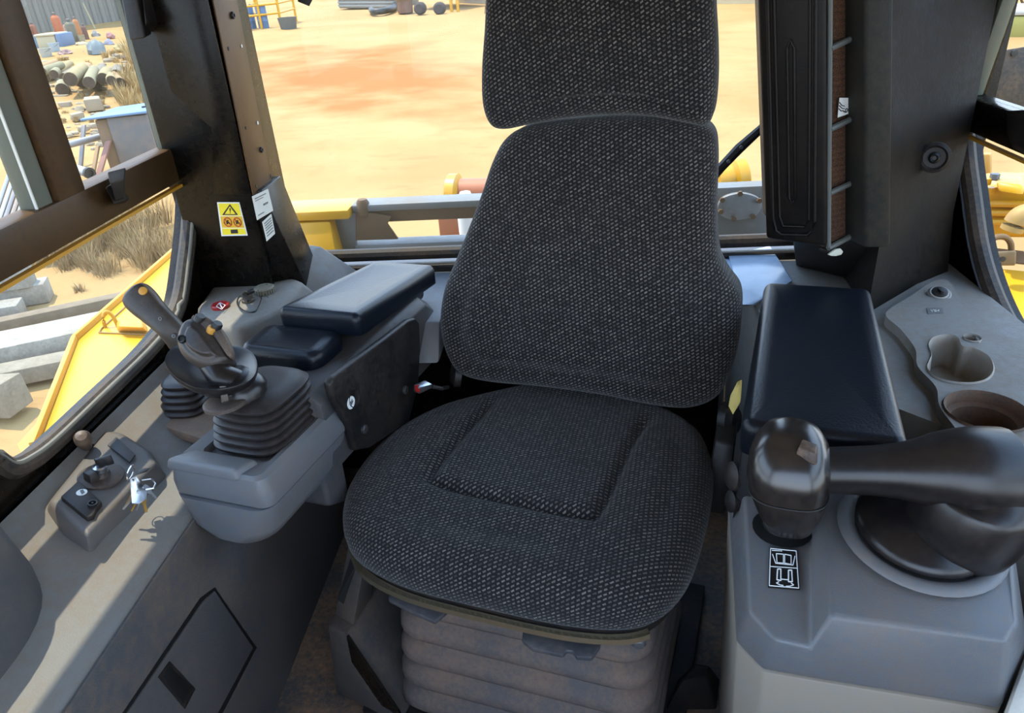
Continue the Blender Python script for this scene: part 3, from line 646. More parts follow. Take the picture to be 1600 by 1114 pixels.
for i, (pp, lab) in enumerate((([(1141, 618, .56), (1138, 634, .54), (1146, 640, .54), (1158, 620, .57), (1160, 592, .60), (1152, 596, .60)], 'torn piece of yellow foam between seat and right armrest'),
                  ([(1210, 662, .728), (1213, 670, .728), (1224, 664, .728), (1226, 657, .728), (1218, 656, .728)], 'crumb of yellow foam lying on the right hand lever grip'))):
    P = [AZ(*q_) for q_ in pp]; solo('foam_scrap', lab, 'foam', hexa([p-Vector((0, 0, .012)) for p in P], P), FOAM, bevel=.003)

# ================================================================ LEFT ARMREST UNIT
def pad_geo(x0, x1, ya, yb, za, zb, th, r, dish, taper=0):
    """padded top: ya front, yb rear; za/zb top heights front/rear"""
    o = [Vector((x, y, 0)) for x, y in rrect(x0, x1, ya, yb, r, 6)]; xc = (x0+x1)/2; hw = (x1-x0)/2; hl = (yb-ya)/2; yc = (ya+yb)/2
    def place(x, y, h):
        t = (y-ya)/(yb-ya); return Vector((xc+(x-xc)*(1-taper*t), y, za+(zb-za)*t-.022+h))
    return pillow(o, lambda x, y: dish*(abs((x-xc)/hw)**2.2*1.0-.4)*(1 if abs(y-yc) < hl else 1), .014, .018, th, place, 16, rb=.006)[0]
la = thing('armrest_unit', 'left armrest box with two black padded rests on top', 'armrest', M=SEAT_M)
mk('main_pad', pad_geo(-.540, -.362, .035, .395, .742, .702, .022, .016, .012, .12), PAD, la, smooth=60, label='large black padded arm rest')
mk('pad_carrier', box(-.51, -.39, .08, .36, .63, .69), BLK, la, bevel=.01)
mk('wrist_pad', pad_geo(-.572, -.400, -.058, .045, .702, .706, .020, .026, .012), PAD, la, smooth=60, label='small black padded wrist rest')
mk('wrist_pad_stem', hexa([(-.53, -.03, .56), (-.47, -.03, .56), (-.47, .04, .56), (-.53, .04, .56)], [(-.55, -.03, .672), (-.47, -.03, .672), (-.47, .03, .672), (-.55, .03, .672)]), BLK, la, bevel=.006)
mk('box_body', loft([[Vector((x, y, z)) for x, z in ((-.56, .51), (-.56, .635), (-.53, .652), (-.40, .668), (-.376, .664), (-.356, .645), (-.352, .51))] for y in (-.13, .02, .20, .29)]+[[Vector((x, .335, z)) for x, z in ((-.55, .51), (-.55, .60), (-.52, .62), (-.40, .64), (-.375, .63), (-.360, .61), (-.356, .51))]]), CONSD, la, bevel=.004, smooth=40)
mk('box_front', hexa([(-.55, -.16, .45), (-.36, -.16, .45), (-.355, -.10, .42), (-.555, -.10, .42)], [(-.53, -.15, .60), (-.37, -.15, .60), (-.36, -.09, .640), (-.55, -.09, .640)]), CONSD, la, bevel=.010, seg=3)
PX = -.335
def lp(x, y, d=0): return Spl(x, y, 0, PX+d)
sp_ = mk('side_panel', plate([lp(516, 600), lp(521, 590), lp(560, 560), lp(600, 531), lp(640, 500), lp(650, 497), lp(656, 502), lp(658, 540), lp(655, 600), lp(640, 660), lp(580, 700), lp(556, 705), lp(548, 670), lp(522, 624)], .016, CAMS), BLK, la, bevel=.006, seg=3, label='black side cover with round bolts')
p = lp(548, 629, .001); k = mpp(SEAT_M @ p)
mk('round_sticker', lathe([(10.5*k, 0), (10.5*k, .0012), (0, .0012)], p, (1, 0, 0), 20), WHITE, sp_)
for a, b in (((-5, 4), (0, -2)), ((0, -2), (5, 1)), ((-2, -4), (3, 5)), ((-6, 0), (-1, 3))):
    mk('sticker_print', tube([p+Vector((.0016, a[0]*k, a[1]*k)), p+Vector((.0016, b[0]*k, b[1]*k))], .8*k, 5), GREYP, sp_)
mk('bolt_recess', lathe([(16*k, -.004), (15*k, .003), (11*k, .001), (0, .001)], lp(552, 622, .0), (1, 0, 0), 20), BLK, sp_)
for x, y in ((632, 609), (568, 670)):
    mk('bolt_cap', lathe([(8*k, 0), (8*k, .004), (6*k, .006), (0, .0065)], lp(x, y, .0), (1, 0, 0), 18), mat('cap_dark', (52, 50, 50), .45), sp_)

# ================================================================ LEFT JOYSTICK CONSOLE + JOYSTICK
jc = thing('joystick_console', 'blue-grey plastic joystick console in front of the left armrest', 'console', M=SEAT_M)
def rr(x0, x1, y0_, y1, r, z, n=6): return [Vector((x, y, z)) for x, y in rrect(x0, x1, y0_, y1, r, n)]
mk('upper_housing', loft([rr(-.535, -.348, -.312, -.06, .020, .570), rr(-.536, -.346, -.313, -.06, .022, .590), rr(-.533, -.356, -.306, -.065, .018, .616), rr(-.528, -.364, -.300, -.07, .014, .621), rr(-.505, -.376, -.262, -.08, .012, .618), rr(-.500, -.380, -.258, -.085, .012, .606)]), CONS, jc, smooth=35)
mk('lower_housing', loft([rr(-.475, -.385, -.300, -.10, .05, .488), rr(-.500, -.372, -.322, -.09, .05, .497), rr(-.520, -.358, -.326, -.075, .045, .520), rr(-.534, -.350, -.318, -.06, .03, .567)]), CONS, jc, smooth=50)
mk('palm_lip', hexa([(-.535, -.311, .612), (-.395, -.311, .612), (-.385, -.262, .612), (-.505, -.262, .612)], [(-.531, -.305, .632), (-.400, -.305, .632), (-.392, -.268, .628), (-.505, -.268, .628)]), CONS, jc, bevel=.006, seg=3)
js = thing('joystick', 'black left hand joystick with a rubber boot and a button coloured sunlit gold', 'joystick', M=SEAT_M)
cx, cy = -.440, -.172
rings = []
for i in range(6):
    z = .612+i*.0135; t = i/6
    for dz, g in ((0, -.006), (.002, .0), (.006, .003), (.009, .003), (.012, -.001)):
        rings.append((cx+.004*t, cy+.008*t, z+dz, .066-.008*t+g, .078-.010*t+g, 3.6))
rings += [(cx+.004, cy+.008, .694, .056, .066, 3.4), (cx+.004, cy+.008, .700, .046, .056, 3.0), (cx+.004, cy+.008, .702, .030, .036, 2.6)]
mk('rubber_boot', loft(srings(rings, 40)), RUB, js, smooth=50)
jz = lambda x, y, z: SZ(x, y, z)
bt = jz(372, 618, .700)
mk('stem_plate', lathe([(.034, -.004), (.034, .002), (.030, .004), (.0, .004)], jz(352, 628, .703), (-.05, .0, 1), 24), mat('stem_plate_grey', (56, 52, 50), .45, dust=.4, dcol=(120, 98, 80)), js)
mk('collar', loft(srings([(bt.x, bt.y+.012, .694, .040, .038, 2.2), (bt.x, bt.y+.012, .712, .040, .038, 2.2), (bt.x-.004, bt.y+.012, .722, .036, .034, 2.2), (bt.x-.012, bt.y+.014, .735, .022, .022, 2.2)], 28)), GRIP, js, smooth=50)
so_ = closed_curve([jz(x, y, .738) for x, y in ((258, 568), (264, 551), (280, 541), (305, 546), (335, 548), (365, 543), (388, 548), (401, 562), (402, 582), (390, 598), (362, 608), (330, 612), (298, 606), (272, 590))], 5)
cc = sum(so_, Vector())/len(so_)
def dish(s, dz): return [cc+(p-cc)*s+Vector((0, 0, dz)) for p in so_]
mk('hand_rest', loft([dish(.40, -.034), dish(.70, -.026), dish(.94, -.010), dish(1.0, -.002), dish(.99, .003), dish(.93, .002), dish(.75, -.007), dish(.4, -.013)]), GRIP, js, smooth=70)
nh = (SEAT_I.to_3x3() @ Vector((.12, -.72, .68))).normalized(); H0 = jz(327, 560, .752)
def hpx(x, y, d=0):
    a = toS(CAM); r = toS(CAM+ray(x, y))-a; return a+r*((H0-a).dot(nh)/r.dot(nh))+nh*d
ux = (hpx(340, 545)-hpx(310, 545)).normalized(); uy = nh.cross(ux)
def pil(name, pts, r, rh, depth, bulge, base, m, par, n=5):
    O2 = [((hpx(x, y)-H0).dot(ux), (hpx(x, y)-H0).dot(uy), 0) for x, y in pts]
    mx_ = sum(p[0] for p in O2)/len(O2); my_ = sum(p[1] for p in O2)/len(O2); R0 = max(math.hypot(p[0]-mx_, p[1]-my_) for p in O2)
    g_, _ = pillow(closed_curve(O2, n), lambda x, y: bulge*(1-((x-mx_)**2+(y-my_)**2)/R0**2), r, rh, depth, lambda x, y, h: H0+ux*x+uy*y+nh*(h+base), 14, rb=r)
    return mk(name, g_, m, par, smooth=70)
mk('neck', tube([bt+Vector((-.004, .012, .01)), jz(345, 588, .735), hpx(330, 566, .004)], [.026, .022, .020], 16), GRIP, js, smooth=60)
hd = pil('head', ((292, 513), (302, 505), (316, 503), (330, 512), (347, 532), (361, 553), (366, 566), (358, 577), (340, 583), (320, 580), (300, 568), (288, 552), (285, 532)), .017, .020, .022, .010, .014, mat('head_grey', (44, 40, 38), .38, spec=.5, dust=.35, dcol=(96, 78, 64), dscale=14), js)
bpn = pil('button_panel', ((308, 503), (318, 499), (334, 503), (352, 518), (365, 540), (371, 556), (368, 566), (352, 548), (334, 522), (318, 510)), .006, .006, .010, .001, .022, mat('panel_dusk', (66, 58, 52), .5, dust=.5, dcol=(128, 106, 86), dscale=20), js)
bd = (nh*.6+uy*.6+ux*.5).normalized()
for x, y, m_, r_ in ((321, 507, BKP, .0085), (347, 518, BKP, .0085), (339, 524, GOLD, .0075)):
    p = hpx(x, y, .026); mk('button', lathe([(r_, -.006), (r_, .005), (r_*.8, .008), (0, .008)], p, bd, 16), m_, bpn)
mk('screw', lathe([(.0065, -.006), (.0065, .001), (.0045, .002), (.004, -.001), (0, -.001)], hpx(300, 541, .043), nh, 14), BKP, hd)
mk('clip', hexa([jz(343, 606, .735), jz(353, 606, .735), jz(356, 628, .712), jz(346, 630, .712)], [jz(343, 603, .742), jz(353, 603, .742), jz(358, 626, .717), jz(348, 628, .717)]), mat('clip_brown', (84, 74, 66), .5), js, bevel=.001)

# ================================================================ REAR LEFT LEVER
lv = thing('parking_lever', 'tall flat black lever with a button coloured sunlit gold behind the joystick', 'lever', AZ(285, 640, .56))
pb = [AZ(x, y, .572) for x, y in ((222, 648), (232, 640), (262, 610), (330, 600), (345, 690), (318, 686), (260, 668))]
mk('base_plate', hexa([p-Vector((0, 0, .02)) for p in pb], pb), mat('lever_plate', (92, 80, 70), .6, dust=.7, dcol=(132, 106, 84)), lv, world=True, bevel=.004)
c = AZ(236, 646, .5735); mk('plate_hole', lathe([(.006, 0), (.006, .0006), (0, .0006)], c, (0, 0, 1), 12), BKP, lv, world=True)
rings = []; c0 = AZ(292, 640, .57); c1 = AZ(286, 588, .635)
for i in range(5):
    for dz, g in ((0, -.005), (.25, .001), (.55, .003), (.8, .001), (.98, -.004)):
        t = (i+dz)/5; c = c0.lerp(c1, t); rings.append((c.x, c.y, c.z, .042-.008*t+g, .036-.006*t+g, 3))
mk('rubber_boot', loft(srings(rings, 28)), RUB, lv, world=True, smooth=50)
dl = (AZ(290, 640, .57)-CAM).dot(FW)
lq = lambda x, y, d=0: CAM+ray(x, y)*(dl-.10+d)
spine = smooth_path([lq(300, 590, .03), lq(290, 548, .02), lq(268, 515), lq(242, 490), lq(222, 470), lq(206, 454)], 4)
wd = [.020, .022, .023, .023, .0225, .022, .022, .022, .022, .022, .0225, .023, .024, .025, .0265, .0275, .028, .028, .027, .024, .016]
rg = []
for i, p in enumerate(spine):
    d = (spine[min(i+1, len(spine)-1)]-spine[max(i-1, 0)]).normalized(); s = d.cross(FW).normalized(); u = s.cross(d)
    wv = wd[min(i, len(wd)-1)]
    rg.append([p+s*wv*math.copysign(abs(math.cos(a))**.7, math.cos(a))+u*.016*min(1, wv/.02)*math.copysign(abs(math.sin(a))**.7, math.sin(a)) for a in [2*math.pi*j/20 for j in range(20)]])
gp = mk('grip', loft(rg), mat('lever_brown_black', (48, 42, 38), .45, dust=.25, dcol=(110, 90, 72)), lv, world=True, smooth=60)
for x, y in ((431-180+0, 498), (272, 525)):
    p = lq(x, y, -.016); mk('rivet', lathe([(.0035, 0), (.0035, .002), (.0015, .0025), (.0012, .001), (0, .001)], p, -FW, 12), GREYP, gp, world=True)
p = lq(224, 455, -.014); mk('button', lathe([(.0075, 0), (.0075, .003), (.005, .004), (0, .004)], p, -FW+Vector((0, 0, .3)), 14), GOLD, gp, world=True)

# ================================================================ REAR LEFT CONSOLE
rl = thing('rear_console', 'pale grey moulded console in the rear left corner', 'console', (-.72, 1.45, .5))
top = [AZ(x, y, .675) for x, y in ((308, 478), (330, 448), (357, 423), (429, 418), (470, 440), (445, 478), (375, 512), (318, 510))]
bot = [AZ(x, y, .56) for x, y in ((262, 560), (262, 520), (280, 480), (429, 450), (540, 480), (480, 540), (400, 600), (300, 600))]
bot = [Vector((max(p.x, LX+.01), min(p.y, 1.66), .54)) for p in bot]
mk('body', hexa(bot, top), DECK, rl, world=True, bevel=.012, seg=3)
mk('rear_ridge', hexa([AZ(420, 450, .62), AZ(500, 470, .62), Vector((-.50, 1.68, .60)), Vector((-.72, 1.68, .60))], [AZ(428, 416, .685), AZ(440, 420, .690), AZ(502, 384, .70), AZ(470, 379, .70)]), DECK, rl, world=True, bevel=.008, seg=3)
mk('rear_shelf', hexa([(-.64, 1.36, .54), (-.30, 1.36, .54), (-.30, 1.69, .54), (-.64, 1.69, .54)], [(-.63, 1.42, .61), (-.30, 1.42, .61), (-.30, 1.69, .622), (-.63, 1.69, .622)]), CONS, rl, world=True, bevel=.006)
def tz(x, y, d=0): return AZ(x, y, .676+d)
k = mpp(tz(380, 465))
rbz = solo('emergency_button', 'round red button with a white pictogram in the rear console', 'button', lathe([(13.5*k, 0), (13.5*k, .006), (12*k, .008), (11*k, .0075), (0, .0075)], tz(345, 480, -.001), (0, 0, 1), 26), RED)
def flatline(pts, w_, z): return join(*[hexa([a+s*w_-u, a-s*w_-u, b-s*w_-u, b+s*w_-u], [a+s*w_, a-s*w_, b-s*w_, b+s*w_]) for a, b in zip(pts, pts[1:]) for s in [((b-a).cross(Vector((0, 0, 1)))).normalized()] for u in [Vector((0, 0, .0004))]])
mk('pictogram', flatline([AZ(x, y, .6845) for x, y in ((338, 478.5), (343.5, 472.5), (352, 476.5), (346.5, 483), (338, 478.5))], .5*k, 0), WHITE, rbz, world=True)
mk('pictogram_bar', flatline([AZ(x, y, .6845) for x, y in ((343.5, 474), (346.5, 480.5))], 1.0*k, 0), WHITE, rbz, world=True)
rc_ = solo('round_cap', 'dusty grey knurled round cap behind the red button', 'cap', lathe([(0.0, 0), (15.5*k, 0), (15.5*k, .010), (13.5*k, .013), (7.5*k, .013), (7*k, .011), (0, .011)], tz(414, 456), (0, 0, 1), 40), mat('cap_grey', (112, 110, 100), .6, dust=.5, dcol=(150, 134, 104)))
for i in range(24):
    a = 2*math.pi*i/24; c = tz(414, 456)+Vector((math.cos(a), math.sin(a), 0))*15.5*k
    if i == 0: tm = mesh('tooth', box(-.0022, .0022, -.0016, .0016, 0, .0105))
    t_ = link('tooth', tm, MATS['cap_grey'], rc_); t_.location = c-rc_.location; t_.rotation_euler = (0, 0, a)
for dx, dy in ((3, -13), (-12, -2), (5, 9)):
    mk('pin_hole', lathe([(1.3*k, 0), (1.3*k, .0005), (0, .0005)], AZ(414+dx*.9, 456+dy*.9, .689), (0, 0, 1), 8), BKP, rc_, world=True)
ps = thing('power_socket', 'black capped power socket with a loose tether loop', 'socket', tz(386, 472))
mk('collar', lathe([(10*k, 0), (10*k, .004), (8*k, .006), (8*k, .016), (6*k, .019), (0, .019)], tz(388, 470), (0, 0, 1), 20), mat('socket_dark', (62, 58, 50), .5, dust=.4), ps, world=True)
mk('cap', join(hexa([tz(377, 462, .016), tz(386, 474, .016), tz(391, 470, .016), tz(382, 457, .016)], [tz(377, 460, .03), tz(386, 471, .03), tz(391, 468, .03), tz(382, 455, .03)]), cyl(tz(384, 459, .02), tz(396, 454, .02), .005)), BLK, ps, world=True, bevel=.0015)
mk('tether', tube(smooth_path([tz(x, y, .006) for x, y in ((380, 460), (372, 466), (372, 477), (384, 487), (400, 486), (408, 470), (408, 465))], 5), .0018, 6), BKP, ps, world=True)

# ================================================================ AIR CONDITIONER COLUMN (rear right)
ac = thing('air_filter_column', 'black air conditioner column with a ribbed panel and four filter openings', 'column', (.47, 1.45, .62))
CT = -160
def edge(xb, yb, xt, z=.78):
    b = AZ(xb, yb, z); t = AY(xt, 0, b.y); d = (t-b)/(t.z-b.z); return b, b+d*(1.62-b.z)
Ab, At = edge(1196, 374, 1182); Bb, Bt = edge(1292, 387, 1292); 
Cb, Ct = AZ(1333, 378, .78)+Vector((.0, .03, 0)), None
Db, Dt = edge(1352, 388, 1352); Eb, Et = edge(1391, 387, 1396)
up = (At-Ab).normalized()
bk_ = Vector((.03, .16, 0))
mk('housing', hexa([Ab+Vector((.03, .03, 0)), Bb+Vector((.012, .085, 0)), Db+Vector((-.006, .10, 0)), Db+Vector((.008, .03, 0)), Eb, Eb+Vector((.02, .2, 0)), Ab+bk_], [At+Vector((.03, .03, 0)), Bt+Vector((.012, .085, 0)), Dt+Vector((-.006, .10, 0)), Dt+Vector((.008, .03, 0)), Et, Et+Vector((.02, .2, 0)), At+bk_]), BLK, ac, world=True, bevel=.006)
nP = (Bb-Ab).cross(At-Ab).normalized(); nP = nP if nP.dot(CAM-Ab) > 0 else -nP
fpn = mk('front_panel', hexa([Ab, Bb, Bb-nP*.03, Ab-nP*.03], [At, Bt, Bt-nP*.03, At-nP*.03]), mat('column_black', (13, 11, 10), .45, spec=.25, dust=.25, dcol=(56, 44, 34), dscale=6, bump=.2), ac, world=True, bevel=.008, seg=3)
def pp_(x, y, d=.001):
    r = ray(x, y); return CAM+r*((Ab-CAM).dot(nP)/r.dot(nP))+nP*d
def loopline(pts, r, name, m, parent, closed=True):
    P = [pp_(*p) for p in pts]; P = P+[P[0]] if closed else P
    return mk(name, tube(P, r, 8), m, parent, world=True, smooth=60)
loopline([(1199, -60), (1200, 10), (1208, 340), (1213, 360), (1222, 366), (1262, 367), (1270, 360), (1273, 345), (1275, 10), (1275, -60)], .0035, 'embossed_rib', MATS['column_black'], fpn, False)
loopline([(1209, -60), (1210, 15), (1218, 338), (1224, 353), (1258, 354), (1264, 343), (1266, 15), (1265, -60)], .003, 'embossed_rib', MATS['column_black'], fpn, False)
loopline([(1230, 75), (1236, 62), (1241, 75), (1243, 308), (1238, 318), (1233, 308)], .003, 'embossed_rib', MATS['column_black'], fpn)
# filter openings between the panel and the ridge
FIL = bpy.data.materials.new('filter_mesh_brown'); FIL.use_nodes = True
def _fil(m):
    N = m.node_tree.nodes; L = m.node_tree.links; b = N['Principled BSDF']; b.inputs['Roughness'].default_value = .8
    t = N.new('ShaderNodeTexCoord'); wv = N.new('ShaderNodeTexWave'); wv.wave_type = 'BANDS'; wv.bands_direction = 'Z'; wv.inputs['Scale'].default_value = 30; wv.inputs['Distortion'].default_value = 9; wv.inputs['Detail'].default_value = 1; wv.inputs['Detail Scale'].default_value = 26
    L.new(t.outputs['Object'], wv.inputs[0]); r = N.new('ShaderNodeValToRGB'); r.color_ramp.elements[0].color = lin((34, 22, 15)); r.color_ramp.elements[1].color = lin((150, 104, 74)); L.new(wv.outputs[0], r.inputs[0]); L.new(r.outputs[0], b.inputs['Base Color'])
    bp = N.new('ShaderNodeBump'); bp.inputs['Strength'].default_value = .8; bp.inputs['Distance'].default_value = .004; L.new(wv.outputs[0], bp.inputs['Height']); L.new(bp.outputs[0], b.inputs['Normal'])
_fil(FIL)
G0 = Bb+Vector((.016, .012, 0)); G1 = AZ(1341, 372, .78)+Vector((-.004, -.004, 0))
nG = (G1-G0).cross(Vector((-.12, 0, 1))).normalized(); nG = nG if nG.dot(CAM-G0) > 0 else -nG
def gq(x, y, d=0):
    r = ray(x, y); return CAM+r*((G0-CAM).dot(nG)/r.dot(nG))+nG*d
BAR = mat('column_bar', (78, 84, 84), .5, dust=.4, dcol=(110, 100, 82))
fx = [((1297, 76), (1336, 58)), ((1297, 202), (1334, 184)), ((1296, 302), (1332, 285)), ((1294, 388), (1330, 369))]
prev = ((1298, -90), (1341, -108))
for a, b in fx:
    mk('filter_mesh', plate([gq(*prev[0], -.012), gq(a[0], a[1], -.012), gq(b[0], b[1], -.012), gq(*prev[1], -.012)], .004), FIL, ac, world=True)
    mk('filter_bar', tube([gq(*a), gq(*b)], .0052, 8), BAR, ac, world=True); prev = (a, b)
mk('filter_rail', tube([gq(1298, -90), gq(1295, 386)], .004, 8), BAR, ac, world=True)
mk('filter_rail', tube([gq(1343, -100), gq(1332, 368)], .0045, 8), BLK, ac, world=True)
mk('ridge_cover', hexa([Db, Eb, Eb+Vector((.01, .10, 0)), Db+Vector((-.02, .06, 0))], [Dt, Et, Et+Vector((.01, .10, 0)), Dt+Vector((-.02, .06, 0))]), mat('ridge_charcoal', (34, 35, 33), .5, spec=.2, dust=.4, dcol=(72, 62, 48), dscale=5, bump=.2), ac, world=True, bevel=.006)
mk('column_foot', hexa([AZ(1243, 415, .622), AZ(1310, 432, .622), AZ(1405, 446, .622), Vector((.76, 1.68, .622)), Vector((.52, 1.68, .622))], [Ab+Vector((.06, .06, .02)), Bb+Vector((.02, .10, .02)), Eb+Vector((.0, .06, .02)), Vector((.70, 1.68, .80)), Vector((.46, 1.68, .80))]), BLK, ac, world=True, bevel=.004)
fs = thing('filter_sticker', 'small white sticker printed with a 6 inside the filter opening', 'sticker', gq(1322, 175, -.006))
mk('sheet', plate([gq(1315, 153, -.004), gq(1312, 184, -.004), gq(1329, 178, -.004), gq(1331, 153, -.004)], .001), WHITE, fs, world=True)
text('6', .017, frame4(gq(1324, 173, -.0034), gq(1324, 165)-gq(1324, 175), gq(1318, 170)-gq(1328, 170)), BKP, 'digit', fs)
for i, (a, b) in enumerate((((1314, 160), (1322, 166)), ((1314, 165), (1322, 170)), ((1313, 170), (1320, 173)))):
    mk('print_wave', tube([gq(*a, -.0034), gq((a[0]+b[0])/2, (a[1]+b[1])/2+2, -.0034), gq(*b, -.0034)], .0008, 6), BKP, fs, world=True)
wn = thing('wing_tag', 'pale leaf-shaped wing nut under the filter column', 'fastener', gq(1300, 393, .01))
hp_ = [(1287, 396), (1293, 391), (1299, 387), (1306, 386), (1310, 391), (1307, 396), (1299, 398), (1292, 398)]
mk('wing', plate([gq(x, y, .012) for x, y in hp_], .005), mat('tag_grey', (176, 178, 166), .5), wn, world=True, bevel=.0015)
mk('stud', cyl(gq(1301, 394, -.03), gq(1301, 394, .010), .004), BLK, wn, world=True)

# right corner post cover
rp_ = struct('trim_2', loft([[Eb+Vector((.005, .06, -.16)), AZ(1440, 449, .62)+Vector((0, .02, 0)), AZ(1483, 432, .62)+Vector((.01, .03, 0)), Vector((.86, 1.74, .62)), Vector((.6, 1.74, .62))],
     [Eb+Vector((.005, .06, 0)), AY(1440, 330, 1.55), AY(1490, 330, 1.62), Vector((.86, 1.74, .78)), Vector((.6, 1.74, .78))],
     [Et+Vector((.005, .06, 0)), AY(1465, 0, 1.55)+Vector((-.05, 0, .36)), AY(1530, 0, 1.60)+Vector((-.04, .04, .40)), Vector((.86, 1.74, 1.66)), Vector((.55, 1.74, 1.66))]]), mat('post_cover', (14, 12, 10), .6, spec=.12, dust=.5, dcol=(46, 36, 25), dscale=4, bump=.2), smooth=60)
rp_['label'] = 'dusty black rear right corner post cover'
gm = thing('grommet', 'black rubber grommet in a recess of the right post cover', 'grommet', AY(1460, 245, 1.54))
gd = Vector((-.45, -1, .1)); gp0 = AY(1460, 246, 1.535)
mk('recess_ring', lathe([(.030, -.004), (.030, .004), (.024, .007), (.020, .003), (.006, .002), (0, .002)], gp0, gd, 24), BLK, gm, world=True)
mk('plug', lathe([(.011, .002), (.011, .008), (.007, .012), (.004, .009), (0, .009)], gp0, gd, 18), BKP, gm, world=True)

# ================================================================ RIGHT REAR DECK
rd = thing('rear_right_deck', 'pale grey moulded deck with two cup holders behind the right armrest', 'console', (.65, 1.2, .3))
DECKP = ((.36, 1.69), (.835, 1.69), (.835, .45), (.72, .58), (.655, .80), (.60, .90), (.54, .985), (.47, 1.06), (.37, 1.25))
TZ = .640
def c2(x, y): p = AZ(x, y, TZ); return (p.x, p.y, 0)
tro = closed_curve([c2(*p) for p in ((1384, 489), (1420, 464), (1455, 441), (1474, 437), (1490, 448), (1510, 495), (1530, 535), (1580, 588), (1632, 640), (1650, 700), (1580, 720), (1520, 702), (1490, 665), (1468, 634), (1462, 604), (1434, 572), (1430, 545), (1408, 515))], 5)
def circ(cx, cy, r, n=36): return [(cx+r*math.cos(2*math.pi*i/n), cy+r*math.sin(2*math.pi*i/n)) for i in range(n)]
h1 = closed_curve([c2(*p) for p in ((1450, 577), (1452, 566), (1456, 556), (1452, 540), (1460, 529), (1482, 525), (1496, 530), (1503, 543), (1520, 546), (1542, 558), (1550, 576), (1542, 591), (1520, 598), (1490, 597), (1464, 590))], 4)
p2 = AZ(1541, 643, TZ); h2 = circ(p2.x, p2.y, .055)
p3 = AZ(1519, 529, TZ); h3 = circ(p3.x, p3.y, .014, 16)
def shrink(h, q=.99):
    n = len(h); cx = sum(p[0] for p in h)/n; cy = sum(p[1] for p in h)/n; return [(cx+(p[0]-cx)*q, cy+(p[1]-cy)*q) for p in h]
mk('deck', slab_with_holes(DECKP, [shrink(h1, 1.005), shrink(h2, 1.005)], .62, .61), DECK, rd, world=True, smooth=30)
tray = mk('cup_tray', slab_with_holes([tuple(p) for p in tro], [[tuple(p) for p in h1], h2, h3], TZ, .03), DECK, rd, world=True, smooth=30)
def well(name, h, depth, m, shr=.86, steps=None):
    n = len(h); cx = sum(p[0] for p in h)/n; cy = sum(p[1] for p in h)/n; R = []
    for s, z in steps or ((1.07, .0005), (1.03, .003), (1.0, .001), (.97, -.012), (shr, -depth)):
        R.append([Vector((cx+(p[0]-cx)*s, cy+(p[1]-cy)*s, TZ+z)) for p in h])
    v, f = loft(R, False); f.append(tuple(range((len(R)-1)*n, len(R)*n))); return mk(name, (v, f), m, tray, world=True, smooth=40)
well('cup_well', [tuple(p) for p in h1], .055, mat('well_grey', (132, 130, 124), .6, dust=.6, dcol=(140, 112, 84), dscale=12))
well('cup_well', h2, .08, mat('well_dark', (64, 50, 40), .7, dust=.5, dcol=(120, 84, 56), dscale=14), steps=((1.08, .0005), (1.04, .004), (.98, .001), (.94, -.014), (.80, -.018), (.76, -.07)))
well('coin_well', h3, .012, MATS['well_grey'])
rk = thing('socket_plug', 'round black 12V socket plug with a pale ring on the right deck', 'socket', AZ(1467, 460, TZ))
p = AZ(1467, 461, TZ); k = mpp(p); PN = Vector((-.12, -.35, 1)).normalized()
mk('ring', lathe([(17*k, 0), (17*k, .004), (15*k, .006), (12.5*k, .006), (12*k, .003), (0, .003)], p, PN, 28), mat('plug_ring', (110, 108, 104), .5), rk, world=True)
mk('bright_ring', lathe([(13.5*k, .005), (13.5*k, .008), (11.5*k, .008), (11.5*k, .005)], p, PN, 28), mat('ring_pale', (196, 194, 186), .35, metal=.4), rk, world=True)
mk('plug', lathe([(11.4*k, .003), (11.4*k, .010), (10*k, .011), (0, .011)], p, PN, 26), BLK, rk, world=True)
mk('plug_rib', hexa([p+PN*.010+Vector(v_) for v_ in ((-.003, -.010, 0), (.003, -.010, 0), (.003, .010, 0), (-.003, .010, 0))], [p+PN*.015+Vector(v_) for v_ in ((-.002, -.009, 0), (.002, -.009, 0), (.002, .009, 0), (-.002, .009, 0))]), BLK, rk, world=True)
lb = thing('socket_label', 'small grey label reading 12V below the right socket', 'label', AZ(1461, 485, TZ))
mk('sheet', plate([AZ(1448, 481, TZ+.001), AZ(1450, 490, TZ+.001), AZ(1474, 489, TZ+.001), AZ(1473, 481, TZ+.001)], .001), GREYP, lb, world=True)
text('12V', .0115, frame4(AZ(1461, 485.3, TZ+.0014), AZ(1470, 484.8, TZ)-AZ(1452, 485.5, TZ), AZ(1461, 480, TZ)-AZ(1461, 490, TZ)), WHITE, 'lettering', lb)
MAN = mat('manual_blue_grey', (150, 168, 190), .22, var=.12, vscale=14, bump=.6, bscale=18)
solo('manual_sleeve', 'blue-grey plastic sleeve with a manual on the rear shelf', 'manual', hexa([AZ(x, y, .623) for x, y in ((1138, 400), (1203, 386), (1238, 440), (1176, 478), (1160, 478))], [AZ(x, y, .634) for x, y in ((1138, 398), (1203, 384), (1238, 438), (1176, 476), (1160, 476))]), MAN, bevel=.002)
solo('paper_sheet', 'pale blue loose sheet beside the manual sleeve', 'paper', hexa([AZ(x, y, .6225) for x, y in ((1112, 402), (1150, 396), (1156, 446), (1130, 452))], [AZ(x, y, .627) for x, y in ((1112, 401), (1150, 395), (1156, 445), (1130, 451))]), mat('paper_blue', (176, 196, 216), .4, var=.08, vscale=20), bevel=.001)

